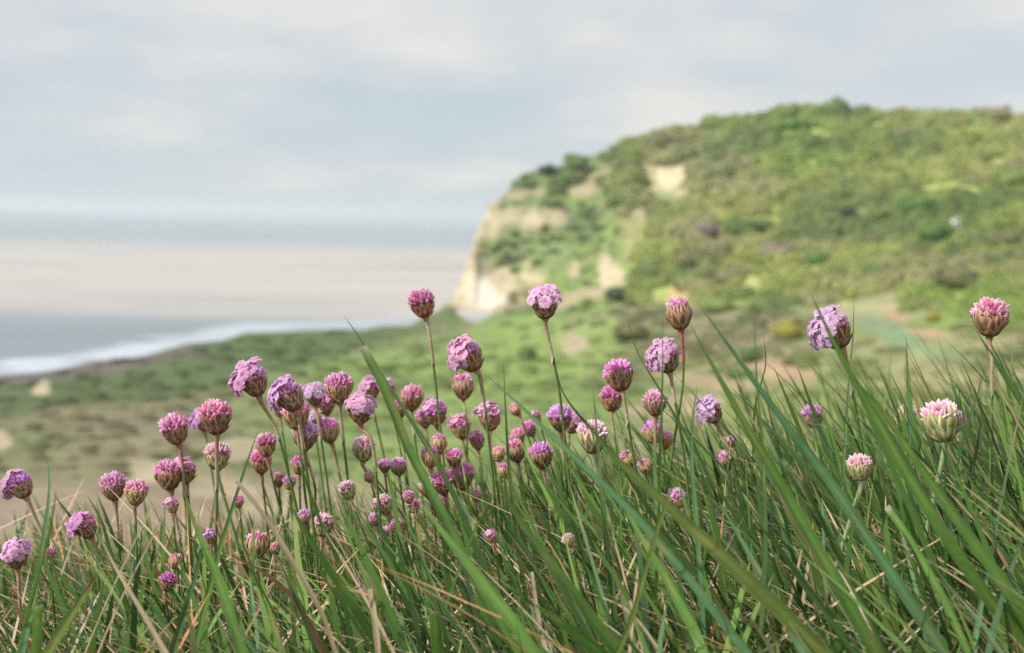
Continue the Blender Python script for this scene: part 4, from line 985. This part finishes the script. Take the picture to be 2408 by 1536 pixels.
# cx, cy, width px, kind, tilt in degrees (+ leans left), stalk points, label
#   kinds: b pink dome, w white topped, c tall closed, o open all over, s petals on the left side, r petals on the right side, f a few petals
FL = [
    (993, 716, 62, 'b', 14, [(1012, 800), (1024, 900), (1045, 1100)], 'pink bud standing alone against the sea with a spiky bract on its left'),
    (1281, 712, 84, 'o', 2, [(1298, 790), (1312, 900), (1328, 1030)], 'tallest fully open lilac flower, standing in front of the cliff foot'),
    (1597, 742, 66, 'c', 8, [(1610, 810), (1606, 900), (1585, 1040), (1560, 1200)], 'closed bud with long dark bracts on a red stalk'),
    (1566, 842, 74, 's', 14, [(1585, 920), (1600, 1020)], 'lilac flower just left of the red stalk of the dark bracted bud'),
    (1962, 778, 92, 's', 22, [(1992, 850), (2010, 950)], 'large wide open pale lilac flower with one blade crossing it'),
    (2329, 750, 82, 'b', 0, [(2333, 850), (2332, 960), (2328, 1150)], 'big deep pink bud standing tall at the right side of the meadow'),
    (2214, 995, 90, 'w', 2, [(2203, 1075), (2190, 1200)], 'large white topped bud with green base on a thick pale stalk'),
    (2250, 992, 36, 'f', 0, [(2262, 1060), (2270, 1150)], 'small pink bud peeping out behind the large white topped bud'),
    (2133, 978, 36, 'w', 0, [(2138, 1030), (2142, 1130)], 'small far bud left of the large white topped one'),
    (1912, 980, 42, 'b', 0, [(1922, 1030), (1940, 1130)], 'small pink bud above the thin arched blade'),
    (1672, 968, 60, 's', 26, [(1712, 1050), (1735, 1130)], 'smooth lilac flower facing left with an orange brown base'),
    (1456, 886, 68, 'b', 12, [(1475, 960), (1490, 1080)], 'round rose pink bud just above the brown striped bud'),
    (1438, 940, 50, 'b', 0, [(1440, 1010), (1460, 1120)], 'small bud with cream and brown stripes and a magenta cap'),
    (1541, 950, 56, 'b', 0, [(1545, 1020), (1540, 1150)], 'pink bud behind the fine upright blade, below the lilac flower of the red stalk'),
    (1535, 1018, 42, 'b', 4, [(1545, 1090), (1548, 1180)], 'faded pink bud directly under the bud behind the fine upright blade'),
    (1564, 1035, 34, 'b', -5, [(1562, 1090), (1560, 1160)], 'dull brownish bud touching the right of the faded pink one'),
    (1718, 1040, 22, 'f', 30, [(1738, 1080), (1750, 1140)], 'tiny lilac floret peeping between blades below the smooth lilac flower'),
    (1707, 1083, 34, 'b', 18, [(1725, 1130), (1745, 1200)], 'small pink bud below the tiny lilac floret'),
    (2022, 1102, 58, 'w', 4, [(2006, 1170), (1985, 1270)], 'pointed white and pink bud nestled low among the blades on the right'),
    (1102, 838, 80, 's', 30, [(1135, 900), (1145, 1000)], 'lilac flower with petals turned left and a brown papery back'),
    (1089, 912, 46, 'c', 2, [(1096, 985), (1100, 1100)], 'long narrow bud directly below the lilac flower with the brown back'),
    (596, 895, 80, 's', 18, [(630, 955), (650, 1010), (680, 1120)], 'leftmost lilac flower of the long row, with petals turned up to the left'),
    (682, 932, 78, 's', 24, [(700, 1000), (720, 1100)], 'broad lilac flower next right of the leftmost one in the row'),
    (738, 928, 56, 'o', 6, [(750, 1000), (765, 1100)], 'open lilac flower squeezed between the broad lilac one and a brownish bud'),
    (797, 915, 66, 'b', 2, [(800, 985), (815, 1100)], 'round pale pink and brown bud behind the end of the lilac row'),
    (764, 948, 46, 'b', 10, [(780, 1010), (795, 1100)], 'brown bud half hidden under the round pale pink and brown bud'),
    (697, 978, 64, 'b', 6, [(705, 1050), (715, 1140)], 'mauve bud right above the magenta topped bud with cream bracts'),
    (718, 1026, 62, 'b', -2, [(738, 1090), (741, 1150), (735, 1290)], 'magenta topped bud with cream and green bracts on a pale sheathed stalk'),
    (773, 1014, 46, 'b', 12, [(800, 1070), (815, 1180)], 'dull mauve bud right of the magenta topped one'),
    (847, 962, 76, 'o', 0, [(875, 1040), (890, 1180)], 'purple lilac open flower just left of the cut broad blade'),
    (874, 915, 42, 's', 0, [(885, 970), (900, 1060)], 'lilac flower mostly hidden behind the cut broad blade'),
    (912, 912, 34, 'f', 12, [(930, 960), (940, 1050)], 'small lilac tipped flower on the right side of the cut broad blade'),
    (938, 964, 34, 'b', 10, [(946, 1010), (955, 1100)], 'small narrow pink bud right of the cut broad blade'),
    (969, 937, 50, 'b', -2, [(970, 1000), (985, 1100)], 'round clear pink bud above and right of the small narrow one'),
    (1024, 970, 54, 'f', 6, [(1045, 1030), (1070, 1130)], 'pink bud behind the green stalk of the lone bud by the sea'),
    (1083, 1004, 46, 'f', 10, [(1100, 1060), (1110, 1150)], 'pink lilac bud below the long narrow bud'),
    (1152, 982, 54, 'f', 0, [(1162, 1050), (1170, 1150)], 'purple pink bud with one floret sticking up, right of the long narrow bud'),
    (1213, 965, 24, 'c', 32, [(1240, 1010), (1262, 1080)], 'narrow salmon red bud leaning left beside the dark upright blade'),
    (1262, 978, 20, 'f', 24, [(1280, 1030), (1300, 1110)], 'slim lilac bud between the salmon red one and the stalk of the tallest flower'),
    (1318, 985, 58, 'b', 4, [(1325, 1060), (1335, 1160)], 'brownish pink bud behind the stalk of the tallest open flower'),
    (1348, 996, 46, 'o', -18, [(1340, 1060), (1345, 1150)], 'purple lilac flower pressed against the right of the brownish pink bud'),
    (1394, 1030, 72, 'w', 4, [(1410, 1110), (1430, 1200)], 'white and pink bud with greenish bracts half covered by the widest blade'),
    (1213, 1062, 42, 'c', 12, [(1228, 1120), (1240, 1200)], 'pink bud left of the bright magenta bud, behind blades'),
    (1273, 1074, 52, 'b', 10, [(1290, 1140), (1300, 1230)], 'bright magenta bud low in the middle with a pale stalk'),
    (1172, 1070, 28, 'c', 2, [(1176, 1120), (1185, 1200)], 'slim pale pink bud two heads left of the bright magenta one'),
    (855, 1058, 46, 'w', 0, [(880, 1110), (915, 1180)], 'pale pink bud below the purple lilac open flower'),
    (626, 1048, 42, 'b', 6, [(640, 1100), (660, 1200)], 'upper of two pink buds in a stack above the small magenta bud'),
    (614, 1087, 44, 'b', 2, [(622, 1140), (628, 1230)], 'lower of two pink buds in a stack, on a reddish stalk'),
    (704, 1095, 34, 'b', 0, [(706, 1150), (708, 1250)], 'narrow pink bud left of the pale sheathed stalk'),
    (655, 1130, 26, 'c', 0, [(660, 1170), (668, 1250)], 'small blurred magenta bud between the stacked pink buds and a mauve one'),
    (681, 1136, 26, 'b', 0, [(684, 1180), (690, 1250)], 'small blurred mauve bud touching the small magenta one'),
    (937, 1099, 34, 'b', 4, [(945, 1150), (955, 1230)], 'small pink bud on the right edge of the cut broad blade, low down'),
    (905, 1097, 26, 'b', 0, [(912, 1150), (920, 1230)], 'faded pink bud just left of the small pink one by the cut broad blade'),
    (1012, 1077, 38, 'c', 0, [(1016, 1130), (1022, 1220)], 'egg shaped pink and brown bud above the dark magenta bud'),
    (1068, 1077, 34, 'b', 0, [(1075, 1130), (1085, 1220)], 'blurred mauve bud above the bulky rose one'),
    (1007, 1148, 36, 'b', 8, [(1016, 1200), (1026, 1280)], 'dark magenta bud at the left of a tight cluster of three'),
    (1041, 1136, 44, 'b', 8, [(1056, 1190), (1058, 1260)], 'pink bud in the centre of a tight cluster of three, on a coral red stalk'),
    (1086, 1122, 54, 'b', 4, [(1090, 1190), (1098, 1280)], 'bulky dull rose bud at the right of a tight cluster of three'),
    (818, 1154, 34, 'w', 20, [(845, 1205), (870, 1290)], 'small pale bud leaning left, alone between narrow blades'),
    (903, 1188, 38, 'w', 30, [(930, 1235), (950, 1300)], 'tilted pink and white bud above the slim lilac floret'),
    (961, 1170, 24, 'b', 0, [(964, 1215), (970, 1290)], 'small purple bud left of the dark magenta bud'),
    (760, 1236, 42, 'w', -4, [(752, 1300), (748, 1380)], 'white topped pink bud low at the foot of the narrow blades'),
    (716, 1217, 28, 'b', 4, [(722, 1260), (730, 1330)], 'blurred pale pink bud just left of the white topped low bud'),
    (604, 1285, 48, 'c', 0, [(612, 1350), (620, 1430)], 'deep magenta egg shaped bud low on the left half'),
    (647, 1292, 22, 'c', 0, [(647, 1340), (646, 1400)], 'pale pink slim bud close behind the deep magenta egg shaped one'),
    (906, 1250, 18, 'w', 10, [(912, 1280), (920, 1330)], 'tiny white and pink bud left of the slim lilac floret'),
    (937, 1238, 28, 'f', 32, [(965, 1290), (975, 1350)], 'slim lilac floret head leaning left below the tilted pink and white bud'),
    (882, 1222, 24, 'b', 10, [(892, 1260), (905, 1320)], 'small red pink bud below the tilted pink and white bud'),
    (411, 1012, 66, 'b', 14, [(424, 1085), (436, 1180), (446, 1300)], 'pink bud with a spiky bract, left of the deep pink one with dark edge'),
    (508, 984, 74, 'b', 2, [(511, 1060), (510, 1150), (507, 1300)], 'deep pink bud with dark right edge and lilac petals behind it'),
    (478, 990, 42, 's', 10, [(498, 1050), (505, 1150)], 'lilac petals showing behind the deep pink bud with dark edge'),
    (511, 1074, 60, 'w', 4, [(530, 1140), (550, 1250)], 'pale pink bud behind the stalk of the deep pink bud'),
    (397, 1120, 64, 'b', 8, [(415, 1180), (425, 1280)], 'maroon and magenta bud crossed by a thin straw'),
    (436, 1108, 46, 'f', 4, [(440, 1170), (448, 1260)], 'pinkish bud close behind the maroon and magenta one'),
    (266, 1146, 60, 'b', 6, [(276, 1210), (282, 1300), (290, 1420)], 'pink and magenta bud with cream bracts, left of the small red pink one'),
    (320, 1160, 46, 'b', -4, [(318, 1215), (322, 1300)], 'small red pink bud on the right of the cream bracted one'),
    (48, 1142, 66, 's', 28, [(92, 1205), (115, 1290)], 'purple lilac flower with dark base at the left edge'),
    (200, 1238, 62, 's', 24, [(225, 1300), (235, 1400)], 'lilac flower with red brown back, low near the left edge'),
    (38, 1305, 70, 'o', 0, [(45, 1380), (50, 1480)], 'faded lilac open flower in the lower left corner'),
    (412, 1322, 28, 'c', -8, [(408, 1370), (402, 1430)], 'blurred narrow pink bud low behind blades on the left'),
    (394, 1370, 34, 'b', -10, [(398, 1420), (404, 1490)], 'pale pink bud with a straw in front, below the blurred narrow one'),
    (495, 1262, 26, 'f', 0, [(498, 1310), (502, 1380)], 'small blurred lilac flower beside the broad blade below the stacked buds'),
    (405, 1190, 28, 'f', 6, [(410, 1240), (416, 1320)], 'lilac petals hanging under the maroon and magenta bud'),
    (1595, 1172, 36, 'f', 20, [(1615, 1215), (1630, 1280)], 'pink lilac flower low among the grass beside the blurred olive blade'),
    (1338, 1272, 26, 'w', 24, [(1352, 1310), (1362, 1360)], 'tiny white flower low in the grass in the middle'),
    (1478, 1082, 32, 'c', 40, [(1510, 1125), (1530, 1200)], 'leaning pink bud right of the dark narrow blade in the middle'),
    (1520, 1100, 30, 'c', 34, [(1545, 1145), (1560, 1210)], 'second leaning pink bud, just right of the first leaning one'),
    (1158, 1262, 24, 'f', 10, [(1165, 1300), (1172, 1350)], 'small pale lilac flower low in the grass under the cluster of three'),
    (117, 1303, 22, 'b', 0, [(120, 1345), (124, 1400)], 'tiny red pink bud right of the faded lilac flower in the corner'),
    (1033, 1046, 34, 'c', 0, [(1038, 1095), (1044, 1180)], 'faint rose bud behind and above the egg shaped pink and brown bud'),
    (868, 1124, 20, 'c', 22, [(880, 1160), (892, 1230)], 'slim pink bud between the pale pink bud and the tilted pink and white one'),
    (1219, 1028, 30, 'b', 18, [(1234, 1075), (1246, 1150)], 'dull red bud just above the pink bud that is left of the bright magenta one'),
    (1028, 1186, 30, 'b', 6, [(1036, 1230), (1044, 1300)], 'dark crimson bud hanging right under the dark magenta bud of the cluster'),
    (740, 988, 34, 's', 0, [(748, 1040), (756, 1120)], 'lilac petals showing between the mauve bud and the dull mauve bud'),
    (656, 966, 24, 'f', 10, [(668, 1010), (676, 1090)], 'little lilac nub under the left side of the broad lilac flower'),
    (998, 985, 34, 'b', 8, [(1008, 1030), (1020, 1120)], 'faded pink bud just left of the bud behind the lone green stalk'),
    (1122, 1036, 34, 'f', 8, [(1132, 1085), (1142, 1160)], 'pale pink bud below and right of the pink lilac bud'),
    (1121, 1168, 22, 'c', 0, [(1124, 1205), (1128, 1270)], 'tiny pink bud right of the bulky dull rose bud'),
    (973, 1192, 26, 'b', 4, [(978, 1230), (984, 1300)], 'small reddish bud below the small purple bud'),
    (772, 1270, 20, 'b', 0, [(776, 1305), (782, 1360)], 'tiny red bud at the foot of the white topped low bud'),
    (1184, 1108, 26, 'c', 4, [(1190, 1145), (1196, 1210)], 'small rose bud under the slim pale pink bud'),
    (560, 1180, 24, 'b', 6, [(566, 1220), (572, 1290)], 'small far pink bud between the blade leaning right and the long pale stalk'),
    (1245, 1010, 30, 'b', 26, [(1262, 1060), (1275, 1130)], 'reddish brown bud leaning left above the bright magenta bud'),
]
def tube_mesh(path, rads, n=8, cols=None):
    path = np.array(path); k = len(path)
    tang = np.gradient(path, axis=0); tang /= np.linalg.norm(tang, axis=1)[:, None]
    ref = np.array([0, 1.0, 0]); s = np.cross(tang, ref); s /= np.linalg.norm(s, axis=1)[:, None]; b = np.cross(s, tang)
    a = np.linspace(0, 2 * np.pi, n + 1)
    V_ = path[:, None, :] + (s[:, None, :] * np.cos(a)[None, :, None] + b[:, None, :] * np.sin(a)[None, :, None]) * np.array(rads)[:, None, None]
    cv = np.repeat(np.array(cols)[:, None, :], n + 1, 1)
    return V_.reshape(-1, 3), grid_faces(k, n + 1), cv.reshape(-1, 3)
for i, (cx_, cy_, wpx, kind, tilt, stalk, label) in enumerate(FL):
    r_ = random.Random(900 + i)
    size = {'b': .0098, 'w': .0100, 'c': .0084, 'o': .0096, 's': .0092, 'f': .0088}[kind] * (1 + (wpx > 80) * .08)
    # small heads are both further off and younger
    eff = {'o': 1.30, 's': 1.22, 'f': 1.12}.get(kind, 1.05)
    wr = wpx / eff * (1.12 if wpx < 56 else 1.03)
    d = .92 if wr < 38 else (1.02 if wr < 45 else .80)
    d = float(np.interp(wpx, [18, 30, 45, 60, 72, 92], [.86, .98, .98, .84, .76, .72])) + r_.uniform(-.03, .05)
    if wpx < 50 and cy_ > 880: wr *= 1.08
    if cy_ > 1045: d = min(d, .84 + .05 * ((i * 7) % 5) / 5 - .1 * (cy_ > 1150))
    d = {2022: .64, 1338: .64, 1595: .66, 1158: .66}.get(cx_, d)
    rad = wr * .5 / FPX * d
    # head axis in the picture plane
    ax_ = UV * math.cos(R_(tilt)) - RV * math.sin(R_(tilt)) + F0 * r_.uniform(-.25, .15); ax_ /= np.linalg.norm(ax_)
    cpos = P(cx_, cy_, d)
    hb = cpos - ax_ * rad * (CZ + (.1 if kind in 'osf' else 0))
    pts = [hb, hb - ax_ * rad * .5] + [P(p[0], p[1], d + .01 * k) for k, p in enumerate(stalk) if p[1] > project(hb)[1] + 45]
    pth = to_ground(smooth_path(pts, 26))
    base = pth[-1].copy()
    root = link('thrift_flower', None, None, loc=tuple(base))
    tag(root, label, 'flower', 'thrift flowers on the clifftop bank')
    rs_ = .00095 * (.75 + rad / .0115 * .35)
    n = len(pth); L = np.concatenate([[0], np.cumsum(np.linalg.norm(np.diff(pth, axis=0), axis=1))])
    red = r_.random() < .25
    cA = np.array((.30, .15, .09)) if red else np.array((.19, .25, .08)); cB = np.array((.13, .22, .06))
    redst = any(k in label for k in ('on a red stalk', 'reddish stalk', 'coral red stalk'))
    if redst: cA = np.array((.42, .13, .11))
    if kind == 'w' and wpx > 50: cA = cB = np.array((.32, .40, .20)); rs_ *= 1.5
    cols = [cA * (1 - min(1, l / .04)) + cB * min(1, l / .04) for l in L]
    v, f, c = tube_mesh(pth - base, np.full(n, rs_), 7, cols)
    link('stem', mesh_np('stem', v, f, c), M_stem, root)
    # papery sheath hanging from the head
    sl = rad * (r_.uniform(2.2, 4.4) if wpx > 50 else r_.uniform(.8, 3.0))
    ss = np.linspace(0, sl, 9); sp = np.stack([np.interp(ss, L, pth[:, k]) for k in range(3)], 1) - base
    sr_ = rs_ * np.interp(ss / sl, [0, .06, .2, .7, 1], [2.8, 1.9, 1.4, 1.25, 1.4]); jit = np.array([r_.uniform(.92, 1.1) for _ in ss])
    pinkish = r_.random() ** 2
    ca = np.array((.42, .31, .18)) * (1 - pinkish * .7) + np.array((.42, .10, .09)) * pinkish * .7; cb = np.array((.56, .50, .34)) * (.7 + .5 * r_.random())
    if redst: ca = np.array((.45, .13, .12)); cb = np.array((.42, .16, .13))
    if kind == 'w' and wpx > 50: ca = np.array((.36, .44, .24)); cb = np.array((.32, .40, .20)); sr_ = sr_ * .8
    v, f, c = tube_mesh(sp, sr_ * jit, 9, [ca * (1 - t_) + cb * t_ for t_ in ss / sl])
    v[-10:] += np.array([[0, 0, r_.uniform(-1, 1) * rad * .35] for _ in range(10)])
    link('sheath', mesh_np('sheath', v, f, c), M_stem, root)
    # head
    zaxis = Vector(ax_); yaw = r_.uniform(-.5, .5)
    xax = Vector(RV) - zaxis * Vector(RV).dot(zaxis); xax.normalize(); yax = zaxis.cross(xax)
    B = Matrix((xax, yax, zaxis)).transposed()
    if kind in 'sf': B = B @ Matrix.Rotation(yaw, 3, 'Z')
    else: B = B @ Matrix.Rotation(r_.uniform(0, 6.28), 3, 'Z')
    hm = Matrix.Translation(Vector(hb - base)) @ (B.to_4x4() @ Matrix.Scale(rad, 4))
    shade = r_.uniform(1.0, 1.4); far = wpx < 50
    def hpart(nm, me, mat, colr):
        o = link(nm, me, mat, root); o.matrix_local = hm; o.color = (*colr, 1); return o
    bt = [shade * r_.uniform(.88, 1.0), shade * r_.uniform(.88, 1.05), shade * r_.uniform(.8, 1.0)]
    if far: bt = [1.15 * bt[0], 1.25 * bt[1], 1.2 * bt[2]]
    if kind == 'w': bt = [1.25, 1.9, 1.5]
    pk = [r_.uniform(.95, 1.15), r_.uniform(.75, 1.1), r_.uniform(1.1, 1.4)]
    if kind == 'c':
        hpart('bracts', r_.choice(MB_high), M_bract, bt); hpart('buds', r_.choice(MD_tall), M_bud, pk)
    else:
        hpart('bracts', r_.choice(MB_mid if kind in 'bw' and r_.random() < .6 else MB_low), M_bract, bt)
        if kind == 'w': hpart('buds', r_.choice(MD_pale), M_bud, (1.05, 1.1, 1.1))
        else: hpart('buds', r_.choice(MD_dome if r_.random() < .75 else MD_pale), M_bud, pk)
        pt_ = (r_.uniform(.9, 1.05), r_.uniform(.85, 1.1), r_.uniform(.92, 1.08))
        if kind == 'o': hpart('petals', r_.choice(MP_top), M_petal, pt_)
        if kind == 's': hpart('petals', r_.choice(MP_side), M_petal, pt_)
        if kind == 'f': hpart('petals', r_.choice(MP_few), M_petal, pt_)

# ------------------------------------------------------------------ sea air
mt, t = mat_new('sea_air')
o_ = N(t, 'ShaderNodeOutputMaterial'); pv = N(t, 'ShaderNodeVolumePrincipled')
pv.inputs['Density'].default_value = 0.00010; pv.inputs['Color'].default_value = (.80, .85, .89, 1); pv.inputs['Anisotropy'].default_value = 0.2
t.links.new(pv.outputs[0], o_.inputs['Volume'])
v, f = box(-48000, 48000, -8000, 48000, SEA - 110, 95)
me = bpy.data.meshes.new('haze'); me.from_pydata(v, [], f)
hz_ = link('haze', me, mt); tag(hz_, 'thin pale sea haze in the air', kind='stuff')
